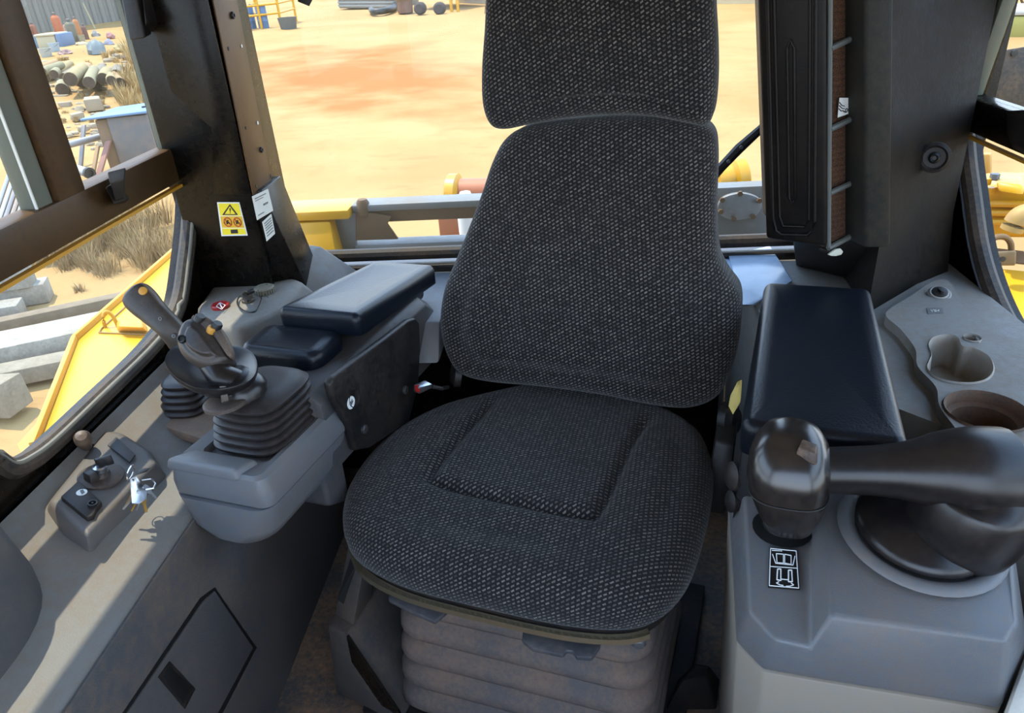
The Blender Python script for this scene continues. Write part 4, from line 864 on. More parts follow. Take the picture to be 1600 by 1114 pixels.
# ================================================================ RIGHT ARMREST
ra = thing('armrest', 'wide black padded right armrest', 'armrest', M=SEAT_M)
mk('pad', pad_geo(.318, .524, -.135, .372, .722, .722, .030, .018, .010, .10), PAD, ra, smooth=60, label='wide worn black vinyl pad')
mk('base', hexa([(.345, -.05, .628), (.50, -.05, .628), (.50, .33, .628), (.345, .33, .628)], [(.335, -.11, .665), (.50, -.11, .665), (.495, .35, .665), (.34, .35, .665)]), BLK, ra, bevel=.012)
mk('side_mount', hexa([(.318, -.09, .44), (.345, -.09, .44), (.345, .10, .44), (.318, .10, .44)], [(.322, -.10, .655), (.350, -.10, .655), (.350, .20, .655), (.322, .20, .655)]), mat('mount_black', (20, 21, 24), .45), ra, bevel=.006)
mk('pivot_boss', lathe([(.020, 0), (.022, .012), (.014, .018), (0, .019)], (.322, -.075, .585), (-1, -.5, .2), 18), BLK, ra)
mk('pivot_boss', lathe([(.016, 0), (.017, .010), (.010, .014), (0, .015)], (.322, -.085, .545), (-1, -.5, .2), 18), BLK, ra)

# ================================================================ RIGHT CONTROL CONSOLE + LEVER
bc = thing('control_console', 'blue-grey faceted control console in front of the right armrest', 'console', M=SEAT_M)
g = lambda x, y, z: SZ(x, y, z)
A0, A1, A2, A3, A4 = g(1155, 768, .57), g(1169, 955, .54), g(1209, 999, .54), g(1266, 1012, .54), g(1266, 766, .57)
B0, B1, B2, B3, B4 = g(1297, 766, .615), g(1297, 961, .583), g(1574, 1001, .583), g(1592, 975, .583), g(1561, 850, .60)
A0.y = A4.y = B0.y = -.03; A0.z = A4.z = .575; B0.z = .618
B5 = Vector((.66, -.03, .618)); B4 = Vector((.655, -.15, .605))
C0, C1, C2, C3, C4, C5, C6 = Vector((.308, -.03, .50)), g(1149, 1004, .475), g(1191, 1048, .47), g(1272, 1062, .47), g(1563, 1110, .47), g(1606, 1010, .48), Vector((.70, -.03, .50))
vs = [A0, A1, A2, A3, A4, B0, B1, B2, B3, B4, B5, C0, C1, C2, C3, C4, C5, C6]
fs_ = [(0, 1, 2, 3, 4), (5, 6, 7, 8, 9, 10), (4, 3, 6, 5), (0, 11, 12, 1), (1, 12, 13, 2), (2, 13, 14, 3), (3, 14, 15, 7, 6), (7, 15, 16, 8), (8, 16, 17, 10, 9), (0, 4, 5, 10, 17, 11), (11, 17, 16, 15, 14, 13, 12)]
mk('upper_shell', (vs, fs_), CONS, bc, bevel=.006, seg=3, smooth=40)
CR = [C0, C1, C2, C3, C4, C5, C6]; cen = sum(CR, Vector())/7
def sk(s, dz): return [Vector((cen.x+(p.x-cen.x)*s, cen.y+(p.y-cen.y)*s, p.z-dz)) for p in CR]
mk('lower_skirt', hexa([Vector((p.x, p.y, .02)) for p in sk(.90, 0)], sk(.992, .003)), mat('skirt_grey', (132, 126, 116), .5, dust=.35, dcol=(150, 126, 100)), bc, bevel=.004)
# sticker with the blade pictogram
def onA(x, y, d=.0012):
    n = (A1-A0).cross(A3-A0).normalized(); n = n if n.z > 0 else -n
    a = toS(CAM); r = toS(CAM+ray(x, y))-a; return a+r*((A0-a).dot(n)/r.dot(n))+n*d
bs = thing('pictogram_sticker', 'black sticker with white track and blade pictograms on the right console', 'sticker', M=SEAT_M @ Matrix.Translation(onA(1225, 890)))
off_ = onA(1225, 890)
def spl(n, pts, m, d, th=.0006): mk(n, ([p-off_ for p in plate([onA(x, y, d) for x, y in pts], th, CAMS)[0]], plate([onA(x, y, d) for x, y in pts], th, CAMS)[1]), m, bs)
def sline(n, pts, w_, d=.0028): mk(n, join(*[tube([onA(*a, d)-off_, onA(*b, d)-off_], w_, 6) for a, b in zip(pts, pts[1:])]), WHITE, bs)
spl('backing', [(1202, 857), (1200, 919), (1250, 923), (1246, 861)], BKP, .0015)
sline('border', [(1204, 859), (1202, 917), (1248, 921), (1244, 863), (1204, 859)], .0007)
sline('divider', [(1203, 887), (1246, 890)], .0006)
sline('blade_outline', [(1207, 868), (1212, 882), (1239, 885), (1242, 871)], .0007); sline('blade_outline', [(1213, 867), (1214, 881), (1224, 882), (1224, 868), (1213, 867)], .0007); sline('blade_outline', [(1226, 868), (1226, 882), (1236, 884), (1236, 870), (1226, 868)], .0007)
sline('track_outline', [(1215, 891), (1214, 908), (1220, 909), (1220, 891), (1215, 891)], .0009); sline('track_outline', [(1232, 893), (1232, 911), (1238, 911), (1237, 893), (1232, 893)], .0009); sline('crossbar', [(1221, 907), (1232, 908)], .0007)
sline('turn_arrow', [(1217, 911), (1213, 913), (1219, 916), (1224, 917)], .0007); sline('turn_arrow', [(1236, 913), (1240, 916), (1234, 918), (1228, 918)], .0007); sline('caption', [(1206, 862), (1222, 863)], .0006)

bl = thing('blade_control_lever', 'glossy black right control lever with a palm grip on a thick cranked arm', 'lever', M=SEAT_M)
dc = g(1442, 822, .617); dn = Vector((.05, -.12, 1)).normalized()
mk('base_ring', lathe([(.100, -.010), (.097, -.006), (.090, -.004), (.083, -.005), (.079, -.010)], dc, dn, 40), CONS, bl, smooth=60)
mk('base_dish', lathe([(.080, -.002), (.080, .004), (.074, .010), (.055, .020), (.030, .030), (0, .034)], dc, dn, 40), GRIP, bl, smooth=60)
def b3(x, y, z): return g(x, y, z)
hub = smooth_path([b3(1478, 850, .600), b3(1500, 818, .630), b3(1525, 782, .665), b3(1542, 752, .695), b3(1548, 728, .722)], 4)
hr_ = [.060, .063, .066, .068, .070, .071, .072, .072, .072, .071, .070, .067, .063, .057, .048, .036, .014]
mk('hub', tube(hub, hr_, 28, up=(0, 1, 0)), GRIP, bl, smooth=60)
arm = smooth_path([b3(1560, 742, .700), b3(1510, 738, .704), b3(1470, 736, .704), b3(1430, 736, .703), b3(1360, 735, .700), b3(1250, 735, .700)], 4)
ar = [.058, .058, .0575, .057, .056, .0545, .053, .051, .049, .047, .0445, .042, .0395, .037, .0345, .0325, .031, .030, .0292, .0286, .028]
mk('arm', tube(arm, ar, 24), GRIP, bl, smooth=60)
gc = b3(1232, 735, .70)
hg = mk('palm_grip', loft(srings([(gc.x+.008, gc.y-.004, .618, .020, .024, 2.3), (gc.x+.008, gc.y-.004, .624, .030, .034, 2.4), (gc.x+.006, gc.y-.003, .645, .039, .041, 2.6), (gc.x+.003, gc.y, .670, .046, .046, 2.8), (gc.x, gc.y+.002, .695, .0495, .049, 2.9), (gc.x, gc.y+.006, .712, .0490, .049, 2.8), (gc.x, gc.y+.012, .730, .044, .045, 2.6), (gc.x, gc.y+.018, .744, .034, .036, 2.4), (gc.x, gc.y+.022, .752, .018, .020, 2.2)], 36)), mat('grip_gloss', (26, 24, 24), .22, spec=.7, dust=.12, dcol=(110, 88, 70)), bl, smooth=60)
mk('grip_seam', tube([p for p in srings([(gc.x+.002, gc.y, .676, .0478, .0475, 2.85)], 36)[0]]+[srings([(gc.x+.002, gc.y, .676, .0478, .0475, 2.85)], 36)[0][0]], .0008, 6), BKP, hg)
sp0 = b3(1262, 697, .748); mk('thumb_switch', hexa([sp0+Vector((-.014, -.010, -.012)), sp0+Vector((.012, -.016, -.016)), sp0+Vector((.014, .006, -.012)), sp0+Vector((-.008, .012, -.008))], [sp0+Vector((-.010, -.007, .002)), sp0+Vector((.009, -.011, -.001)), sp0+Vector((.011, .004, .002)), sp0+Vector((-.006, .009, .004))]), mat('switch_worn', (48, 38, 34), .5, dust=.5), hg, bevel=.002)
mk('grip_socket', lathe([(.040, 0), (.040, .001), (.030, .002), (0, .002)], onA(1222, 826, .001), (0, 0, 1), 24), BKP, bl)
mk('grip_stem', lathe([(.026, 0), (.024, .010), (.022, .03), (.022, .06)], onA(1222, 822, .002), (0, 0, 1), 22), BLK, bl)
hp0 = b3(1397, 828, .624); mk('drain_hole', lathe([(.011, -.003), (.011, .003), (.007, .004), (.006, .001), (0, .001)], hp0, (-.35, -.45, 1), 16), BKP, bl)

# side panel at the lower right, its sunlit glare put into the pale colour
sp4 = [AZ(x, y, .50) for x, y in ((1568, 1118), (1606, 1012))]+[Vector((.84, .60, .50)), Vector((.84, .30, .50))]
solo('door_sill_panel', 'lower side panel painted sunlit pale at the right edge beside the console', 'panel', hexa([Vector((p.x, p.y, .01)) for p in sp4], sp4), mat('sill_sunlit_pale', (224, 218, 206), .6, dust=.2), bevel=.01)
solo('pedal_guard', 'dark steel bracket standing on the floor beside the seat base', 'bracket', hexa([SZ(1040, 1110, .02), SZ(1120, 1110, .02), SZ(1125, 1060, .02), SZ(1060, 1060, .02)], [SZ(1065, 1065, .16), SZ(1105, 1055, .16), SZ(1110, 1040, .16), SZ(1085, 1036, .16)]), BLK, bevel=.005)
for g_ in [bpy.data.objects['pedal_guard']]:
    g_.location = (SEAT_M @ g_.location); g_.rotation_euler = (0, 0, -SA)

# ================================================================ RIGHT DOOR
RX = .85
d2 = bpy.data.objects.new('door_2', None); COL.objects.link(d2); d2['kind'] = 'structure'; d2.location = (RX, .5, 0); ROOTM['door_2'] = Matrix.Translation((RX, .5, 0))
def rq(x, y, X=RX): return AX(x, y, X)
def rpart(n, g, m, **k): return mk(n, g, m, d2, world=True, **k)
ra0, ra1 = rq(1513, 143), rq(1508, 196)
rpart('rail', box(RX-.012, RX+.035, -.5, 1.76, .90, .968), PAINT, bevel=.006)
rpart('rail_edge_highlight', box(RX-.016, RX-.004, -.5, 1.74, .889, .894), MATS['highlight_ochre'])  # same painted highlight as under the left rail
rpart('rear_stile', hexa([(RX-.012, 1.735, .90), (RX+.03, 1.735, .90), (RX+.03, 1.80, .90), (RX-.012, 1.80, .90)], [(RX-.012, 1.60, 1.55), (RX+.03, 1.60, 1.55), (RX+.03, 1.80, 1.55), (RX-.012, 1.80, 1.55)]), PAINT, bevel=.004)
rpart('rear_gasket', hexa([(RX-.008, 1.715, .968), (RX+.02, 1.715, .968), (RX+.02, 1.738, .968), (RX-.008, 1.738, .968)], [(RX-.008, 1.582, 1.5), (RX+.02, 1.582, 1.5), (RX+.02, 1.605, 1.5), (RX-.008, 1.605, 1.5)]), SEALG, bevel=.003)
rpart('top_frame', box(RX-.012, RX+.035, -.5, 1.62, 1.46, 1.54), PAINT, bevel=.006)
sl_ = smooth_path([rq(1508, 196), rq(1512, 250), rq(1520, 310), rq(1530, 380), rq(1546, 440), rq(1572, 500), rq(1610, 555)], 5)+[Vector((RX, 1.0, .53)), Vector((RX, -.44, .53))]
rpart('window_seal', tube(sl_, .018, 10), SEAL, label='dark rubber seal round the lower right pane')
rpart('seal_lip', tube([p+Vector((-.014, .012, -.004)) for p in sl_], .004, 8), mat('seal_lip_blue', (92, 98, 108), .5))
fvr = [Vector((RX+.004, p.y, p.z)) for p in sl_[:-1]]
rpart('corner_panel', plate(fvr+[Vector((RX+.004, 1.0, .48)), Vector((RX+.004, 1.80, .48)), Vector((RX+.004, 1.80, .92))], .03), PAINT)
struct('window_5', box(RX+.016, RX+.021, -.44, 1.74, .50, .90), GLASS)
struct('window_6', box(RX+.010, RX+.014, -.44, 1.72, .968, 1.5), GLASS)
rl_ = thing('right_window_latch', 'black worn window latch on the right door rail', 'latch', rq(1590, 205))
mk('body', hexa([rq(1572, 205, RX-.014), rq(1582, 232, RX-.014), rq(1610, 246, RX-.014), rq(1610, 205, RX-.014)], [rq(1572, 176, RX-.03), rq(1586, 226, RX-.03), rq(1612, 240, RX-.03), rq(1612, 178, RX-.03)]), BLK, rl_, world=True, bevel=.004, seg=3)
mk('lever', hexa([rq(1570, 180, RX-.03), rq(1586, 186, RX-.03), rq(1612, 190, RX-.03), rq(1612, 176, RX-.03)], [rq(1572, 172, RX-.045), rq(1588, 178, RX-.045), rq(1614, 184, RX-.045), rq(1614, 170, RX-.045)]), BLK, rl_, world=True, bevel=.003)

# wiper arm behind the rear glass
wp = thing('wiper', 'black rear window wiper arm between headrest and filter column', 'wiper', AY(1120, 270, 1.70))
mk('arm', tube([AY(1100, 290, 1.715), AY(1155, 232, 1.715), AY(1215, 178, 1.715)], [.010, .012, .008], 8), BLK, wp, world=True)
mk('blade', tube([AY(1112, 284, 1.722), AY(1165, 222, 1.722), AY(1215, 172, 1.722)], .006, 6), BKP, wp, world=True)
for x, y in ((1158, 230), (1138, 252)): mk('clip', lathe([(.004, 0), (.004, .004), (0, .004)], AY(x, y, 1.703), (0, -1, 0), 8), GREYP, wp, world=True)

# ================================================================ OUTSIDE: the machine
fe = thing('track_fender', 'yellow sheet metal track fender below the left window', 'fender', (-1.2, 2.0, .1))
FZ = .30
o1, o2, o3 = AZ(300, 372, FZ), AZ(122, 531, FZ), AZ(58, 700, FZ)
mk('top_sheet', hexa([Vector((p.x, p.y, FZ-.015)) for p in (o1, o2, o3, Vector((-.94, o3.y-.25, 0)), Vector((-.94, o1.y, 0)))], [Vector((p.x, p.y, FZ)) for p in (o1, o2, o3, Vector((-.94, o3.y-.25, 0)), Vector((-.94, o1.y, 0)))]), YEL, fe, world=True, bevel=.003)
mk('raised_edge', join(*[hexa([a+Vector((0, 0, -.05)), b+Vector((0, 0, -.05)), b+Vector((-.014, -.006, -.05)), a+Vector((-.014, -.006, -.05))], [a+Vector((0, 0, .02)), b+Vector((0, 0, .02)), b+Vector((-.014, -.006, .02)), a+Vector((-.014, -.006, .02))]) for a, b in ((o1, o2), (o2, o3))]), YEL, fe, world=True, bevel=.004)
mk('side_flange', plate([AZ(26, 694, .26), AZ(43, 728, .26), AZ(62, 706, .29), AZ(78, 662, .29), AZ(62, 655, .26)], .012), YEL, fe, world=True, bevel=.003)
sq = lambda x, y, d=.002: AZ(x, y, FZ+d)
mk('seam', join(*[tube([sq(*a), sq(*b)], .003, 6) for a, b in (((155, 520), (240, 523)), ((155, 520), (158, 514)), ((158, 514), (215, 462)))]), om('seam_ochre', (170, 120, 10), .5), fe, world=True)
mk('hinge_cover', hexa([sq(183, 518), sq(232, 519), sq(228, 505), sq(180, 503)], [sq(186, 510, .04), sq(222, 512, .04), sq(222, 500, .04), sq(186, 498, .04)]), YEL, fe, world=True, bevel=.008, seg=3)
hc = sq(174, 510, .0); mk('lifting_loop', tube([hc+Vector((.018*math.cos(a*math.pi/8), .02*math.cos(a*math.pi/8)*.3, .055*math.sin(a*math.pi/8))) for a in range(9)], .006, 8), YEL, fe, world=True)

RY = 2.2
tk = thing('rear_tank_frame', 'grey steel rear frame with a yellow corner behind the cab', 'machine frame', (0, 2.2, .2))
def ty(x, y, Y=RY): return AY(x, y, Y)
mk('deck', box(-1.05, 1.0, 1.82, 2.30, .2, .478), STEELG, tk, world=True, bevel=.006)
mk('top_beam', box(-.70, .95, 2.20, 2.28, .628, .650), STEELG, tk, world=True, bevel=.004)
mk('beam_web', box(-.70, .95, 2.225, 2.245, .585, .628), RUST, tk, world=True, bevel=.003)
mk('lower_rail', box(-.72, .95, 2.20, 2.27, .478, .520), STEELG, tk, world=True, bevel=.004)
mk('gusset', plate([ty(556, 330), ty(556, 376), ty(622, 374), ty(605, 350), ty(612, 338)], .012), RUST, tk, world=True, bevel=.002)
mk('gusset', plate([ty(470, 335), ty(460, 395), ty(556, 392), ty(556, 332)], .02), STEELG, tk, world=True, bevel=.003)
mk('corner_plate', hexa([(-1.05, 2.10, .40), (-.74, 2.10, .40), (-.74, 2.30, .40), (-1.05, 2.30, .40)], [(-1.05, 2.16, .615), (-.76, 2.16, .615), (-.76, 2.30, .615), (-1.05, 2.30, .615)]), YEL, tk, world=True, bevel=.01)
mk('corner_edge', box(-1.05, -.70, 2.16, 2.30, .618, .648), YEL, tk, world=True, bevel=.006)
mk('cover_plate', hexa([ty(1118, 372, 2.19), ty(1200, 370, 2.19), ty(1200, 290, 2.19)+Vector((0, .012, 0)), ty(1118, 294, 2.19)+Vector((0, .012, 0))], [ty(1118, 372, 2.175), ty(1200, 370, 2.175), ty(1200, 290, 2.187), ty(1118, 294, 2.187)]), STEELG, tk, world=True, bevel=.003)
cv_ = closed_curve([ty(x, y, 2.17) for x, y in ((1122, 322), (1132, 308), (1160, 302), (1186, 310), (1190, 326), (1176, 340), (1146, 344), (1126, 336))], 4)
cvp = mk('inspection_cover', hexa([p+Vector((0, .02, 0)) for p in cv_], cv_), om('cover_pale', (176, 182, 188), .4, metal=.3, dust=.3, dcol=(140, 124, 100)), tk, world=True, bevel=.003)
for x, y in ((1128, 312), (1156, 302), (1186, 313), (1176, 338), (1146, 341), (1126, 330)): mk('bolt', lathe([(.008, 0), (.008, .008), (0, .008)], ty(x, y, 2.17), (0, -1, 0), 6), RUST, cvp, world=True)
mk('eye_bolt', lathe([(.018, -.02), (.02, .02), (.014, .03), (0, .03)], ty(568, 326, 2.21), (0, 0, 1), 14), RUST, tk, world=True)
# ripper parts beyond the frame
rpz = thing('ripper_cylinder', 'orange ripper cylinder with a yellow flange behind the rear frame', 'cylinder', AY(720, 330, 2.9))
mk('flange', lathe([(.06, 0), (.085, .01), (.085, .045), (.06, .055)], ty(700, 305, 2.9), (1, -.15, 0), 28), YEL, rpz, world=True)
mk('barrel', cyl(ty(706, 302, 2.9), ty(1000, 296, 2.95), .058, 24), ORG, rpz, world=True)
mk('bracket', box(-.62+.06, -.50+.06, 2.85, 3.0, .25, .42), ORG, rpz, world=True, bevel=.01)
solo('ripper_pin', 'yellow pin housing of the ripper right of the seat back', 'cylinder', lathe([(.05, 0), (.075, .012), (.075, .05), (.055, .06), (.055, .12), (0, .12)], ty(1166, 274, 2.9), (-1, -.2, -.1), 26), YEL)
solo('white_canister', 'white canister seen through the rear frame opening', 'canister', lathe([(.035, 0), (.037, .02), (.037, .14), (.028, .15), (.02, .17), (0, .17)], ty(733, 368, 2.7), (0, 0, 1), 18), WHITE)

# right side machinery
rm = thing('hydraulic_housing', 'yellow cast hydraulic housing outside the right window', 'machine', (1.7, 2.6, 0))
def my(x, y, Y): return AY(x, y, Y)
mk('tank_side', hexa([AZ(1545, 425, .15), AZ(1700, 440, .15), AZ(1720, 640, .15), AZ(1600, 640, .15), AZ(1548, 500, .15)], [AZ(1545, 418, .18), AZ(1700, 432, .18), AZ(1720, 632, .18), AZ(1600, 632, .18), AZ(1548, 494, .18)]), YEL, rm, world=True, bevel=.006)
mk('casting', hexa([my(1528, 372, 2.75), my(1640, 372, 2.60), my(1660, 345, 3.05), my(1540, 340, 3.1)], [my(1522, 288, 2.75), my(1640, 290, 2.60), my(1660, 268, 3.05), my(1535, 270, 3.1)]), YEL, rm, world=True, bevel=.02, seg=3)
for i, y in enumerate((318, 332, 346)): mk('casting_rib', tube([my(1524, y, 2.73), my(1650, y+2, 2.57)], .012, 8), YEL, rm, world=True)
mk('casting_cap', hexa([my(1560, 300, 2.60), my(1600, 306, 2.55), my(1604, 280, 2.8), my(1562, 276, 2.85)], [my(1556, 284, 2.62), my(1600, 290, 2.57), my(1600, 270, 2.8), my(1560, 268, 2.85)]), YEL, rm, world=True, bevel=.012)
for x, y in ((1540, 288), (1553, 281), (1526, 300), (1545, 302)): mk('bolt', lathe([(.016, 0), (.016, .022), (0, .022)], my(x, y, 2.7), (0, 0, 1), 6), STEELG if y < 285 else YEL, rm, world=True)
mk('hose_elbow', tube(smooth_path([my(1580, 360, 2.5), my(1592, 340, 2.5), my(1612, 334, 2.5), my(1640, 340, 2.5)], 5), .035, 12), om('hose_yellow', (200, 160, 70), .5, dust=.4), rm, world=True)
mk('rust_patch_plate', hexa([AZ(1542, 408, .185), AZ(1610, 415, .185), AZ(1600, 395, .185), AZ(1542, 388, .185)], [AZ(1542, 406, .2), AZ(1610, 412, .2), AZ(1600, 392, .2), AZ(1542, 386, .2)]), RUST, rm, world=True, bevel=.004)
solo('orange_block', 'orange-yellow block standing beyond the hydraulic housing', 'machine part', hexa([my(1515, 290, 3.3), my(1548, 290, 3.3), my(1550, 284, 3.6), my(1518, 284, 3.6)], [my(1515, 242, 3.3), my(1548, 240, 3.3), my(1550, 238, 3.6), my(1518, 239, 3.6)]), om('block_orange', (226, 158, 30), .5), bevel=.01)
pk = thing('padlock', 'brass padlock with a rusty shackle outside the right window', 'padlock', AZ(1568, 414, .2))
P_ = lambda x, y, d=0: AY(x, y, 2.10+d)
mk('body', hexa([P_(1545, 415), P_(1587, 415), P_(1587, 415, .05), P_(1545, 415, .05)], [P_(1543, 394), P_(1588, 391), P_(1588, 391, .05), P_(1543, 394, .05)]), om('lock_brass', (156, 128, 88), .45, metal=.5, dust=.5, dcol=(120, 96, 66), dscale=20), pk, world=True, bevel=.006, seg=3)
mk('shackle', tube(smooth_path([P_(1547, 394, .02), P_(1546, 380, .02), P_(1556, 371, .02), P_(1571, 371, .02), P_(1579, 380, .02), P_(1580, 393, .02)], 5), .0085, 10), om('shackle_rust', (140, 102, 56), .5, metal=.4), pk, world=True)
c = P_(1567, 405, -.002); mk('keyhole', lathe([(.008, 0), (.008, .001), (0, .001)], c, (0, -1, 0), 12), BKP, pk, world=True)
solo('guard_plate', 'black steel guard plate with bolts outside the upper right window', 'plate', hexa([my(1531, 168, 2.7), my(1680, 190, 2.7), my(1680, 190, 2.74), my(1531, 168, 2.74)], [my(1534, 84, 2.7), my(1680, 60, 2.7), my(1680, 60, 2.74), my(1534, 84, 2.74)]), om('guard_black', (44, 46, 44), .6, dust=.3), bevel=.004)
for x, y, lab in ((1556, 88, 'left bolt head on the black guard plate'), (1584, 83, 'right bolt head on the black guard plate')):
    solo('guard_bolt', lab, 'bolt', lathe([(.011, 0), (.011, .008), (0, .009)], my(x, y, 2.699), (0, -1, 0), 8), BKP)

# ================================================================ OUTSIDE: the yard
def up_(p, z): return p+Vector((0, 0, z))
def clumpseed(i): random.seed(100+i)
WOODS = [om('weathered_timber_%d' % i, c, .85, var=.18, vscale=9, dust=.5, dcol=(120, 104, 80), dscale=3, bump=.5, bscale=30) for i, c in enumerate(((176, 170, 156), (160, 148, 126), (188, 180, 164), (140, 122, 98)))]
def beam(name, lab, a, b, w_, h, m, grp, up=0.0):
    p, q = AG(*a, up), AG(*b, up); d = (q-p); d.z = 0; d.normalize(); s = Vector((-d.y, d.x, 0))*w_/2
    lo_ = [p+s, p-s, q-s, q+s]
    return solo(name, lab, 'timber', hexa(lo_, [x+Vector((0, 0, h)) for x in lo_]), m, grp, bevel=.012)
TG = 'timber beams lying left of the machine'
beam('timber_beam', 'short end of the topmost grey timber beam in the left stack', (-120, 470), (54, 443), .24, .22, WOODS[0], TG, .20)
beam('timber_beam', 'grey timber beam reaching farthest right in the left stack', (-120, 500), (82, 466), .24, .20, WOODS[2], TG, .0)
beam('timber_beam', 'lowest pale beam of the small left stack', (-120, 520), (40, 494), .24, .16, WOODS[0], TG, 0)
beam('timber_beam', 'long thin brown timber running behind the yellow fender', (-120, 548), (250, 468), .14, .14, WOODS[3], TG, 0)
beam('timber_beam', 'wide pale timber slab beside the yellow fender', (-160, 600), (175, 528), .42, .20, WOODS[2], TG, 0)
beam('timber_beam', 'grey timber nearest the machine under the pale slab', (-160, 634), (130, 574), .22, .14, WOODS[1], TG, 0)
p = AG(12, 640); solo('timber_block', 'short upright weathered timber block under the long beams', 'timber', hexa([p+Vector((-.14, -.12, 0)), p+Vector((.12, -.14, 0)), p+Vector((.14, .12, 0)), p+Vector((-.12, .13, 0))], [p+Vector((-.13, -.12, .25)), p+Vector((.12, -.13, .28)), p+Vector((.13, .12, .26)), p+Vector((-.12, .12, .25))]), WOODS[1], bevel=.015)

# cut round logs
LOGM = [om('log_bark_%d' % i, c, .9, var=.15, vscale=6, bump=.6, bscale=18) for i, c in enumerate(((176, 156, 108), (186, 150, 104), (160, 150, 112), (140, 130, 110)))]
LOGE = om('log_end_dark', (86, 70, 56), .9, var=.3, vscale=14)
LG = 'cut round logs dumped left of the yard'
logs = [((79, 119), (108, 97), 5.5, 'long pale log at the left of the log pile'), ((71, 121), (80, 112), 5.5, 'stub log at the far left of the log pile'), ((84, 116), (88, 110), 4.5, 'short rosy log stub behind the first long log'), ((100, 121), (116, 108), 5, 'thin log third from the left in the pile'), ((110, 124), (128, 104), 7, 'thick pinkish log left of the middle of the pile'), ((127, 127), (136, 101), 7, 'upright-looking pale log in the middle of the pile'), ((139, 129), (146, 106), 6, 'orange tinted log right of the middle'), ((151, 122), (159, 106), 7, 'greenish log with a dark cut end'), ((161, 123), (166, 110), 6, 'shorter log right of the greenish one'), ((188, 130), (174, 113), 6, 'log leaning the other way at the right of the pile'), ((97, 140), (97, 131), 7, 'single log lying in front of the pile'), ((150, 134), (152, 128), 5.5, 'small log end below the greenish log'), ((174, 126), (172, 118), 5, 'dark log end between two leaning logs'), ((56, 110), (86, 96), 4.5, 'grey pole at the back left of the log pile'), ((66, 112), (95, 100), 4.5, 'second grey pole behind the long pale log'), ((182, 118), (184, 106), 6.5, 'brown stump with a dark end at the right of the pile')]
for i, (a, b, r, lab) in enumerate(logs):
    p = AG(*a); k = r*mpp(p)*1.3; lift = (0, .0, .25, 0, .30, 0, .30, 0, .28, .1, 0, 0, .3, .1, .2, .05)[i]
    p = AG(a[0], a[1], k+lift); q = AG(b[0], b[1], k+lift); d = (q-p); d.z *= .4
    q = p+d.normalized()*min(d.length, 4.2)
    lo_ = solo('round_log', lab, 'log', tube([p, p.lerp(q, .35), p.lerp(q, .7), q], [k, k*1.03, k*.98, k*.95], 14), LOGM[i % 4], LG, smooth=50)
    mk('cut_end', lathe([(k*.93, 0), (k*.93, .012), (0, .012)], p-(q-p).normalized()*.002, p-q, 14), LOGE, lo_, world=True)

# steel pipes
PIPE = [om('pipe_%d' % i, c, .45, metal=.3, var=.1, vscale=2, dust=.3) for i, c in enumerate(((150, 156, 162), (176, 180, 182), (120, 122, 128), (150, 128, 112)))]
PG = 'steel pipes stacked side by side'
names = ['first', 'second', 'third', 'fourth', 'fifth', 'sixth', 'seventh', 'eighth', 'ninth']
for i in range(9):
    a = (-20+9.5*i, 372-1*i); b = (22+9.5*i, 250-1.2*i); p = AG(a[0], a[1], .35); q = AG(b[0], b[1], .35); r = 3.9*mpp(p)
    solo('steel_pipe', names[i]+' grey steel pipe from the left in the sloping pipe stack', 'pipe', tube([p, q], r, 12), PIPE[i % 4], PG, smooth=50)
p, q = AG(8, 252, .5), AG(166, 211, .5); solo('cross_pipe', 'long pale pipe lying across the pipe stack', 'pipe', tube([p, q], 5*mpp(q), 14), PIPE[1], smooth=50)
p, q = AG(98, 258, .75), AG(138, 270, .75); fl = solo('flanged_pipe', 'short pale pipe with a flange and dark open end', 'pipe', tube([p, q], 7*mpp(p), 16), PIPE[1], smooth=50)
mk('flange', lathe([(8.5*mpp(p), 0), (8.5*mpp(p), .05), (5*mpp(p), .05), (5*mpp(p), .02), (0, .02)], q, q-p, 18), BKP, fl, world=True)
for i, (a, b, c, h, lab) in enumerate((((150, 288), (160, 232), om('board_pink', (172, 122, 104), .8, var=.1), 9, 'pinkish steel board standing among the pipes'), ((126, 262), (122, 206), PIPE[2], 6, 'grey tube leaning behind the cross pipe'), ((142, 290), (140, 240), om('board_tan', (176, 138, 96), .8, var=.1), 6, 'tan board beside the pinkish board'), ((30, 240), (6, 268), ORG, 8, 'orange rusty bracket left of the pipes'))):
    p = AG(*a); q = AG(a[0], a[1]); k = mpp(p); top_ = p+Vector(((b[0]-a[0])*k, .5, (a[1]-b[1])*k))
    s = Vector((h*k/2, 0, 0)); t_ = Vector((0, .03, 0)); solo('scrap_board', lab, 'scrap', hexa([p-s-t_, p+s-t_, p+s+t_, p-s+t_], [top_-s-t_, top_+s-t_, top_+s+t_, top_-s+t_]), c, 'scrap standing among the pipes', bevel=.01)

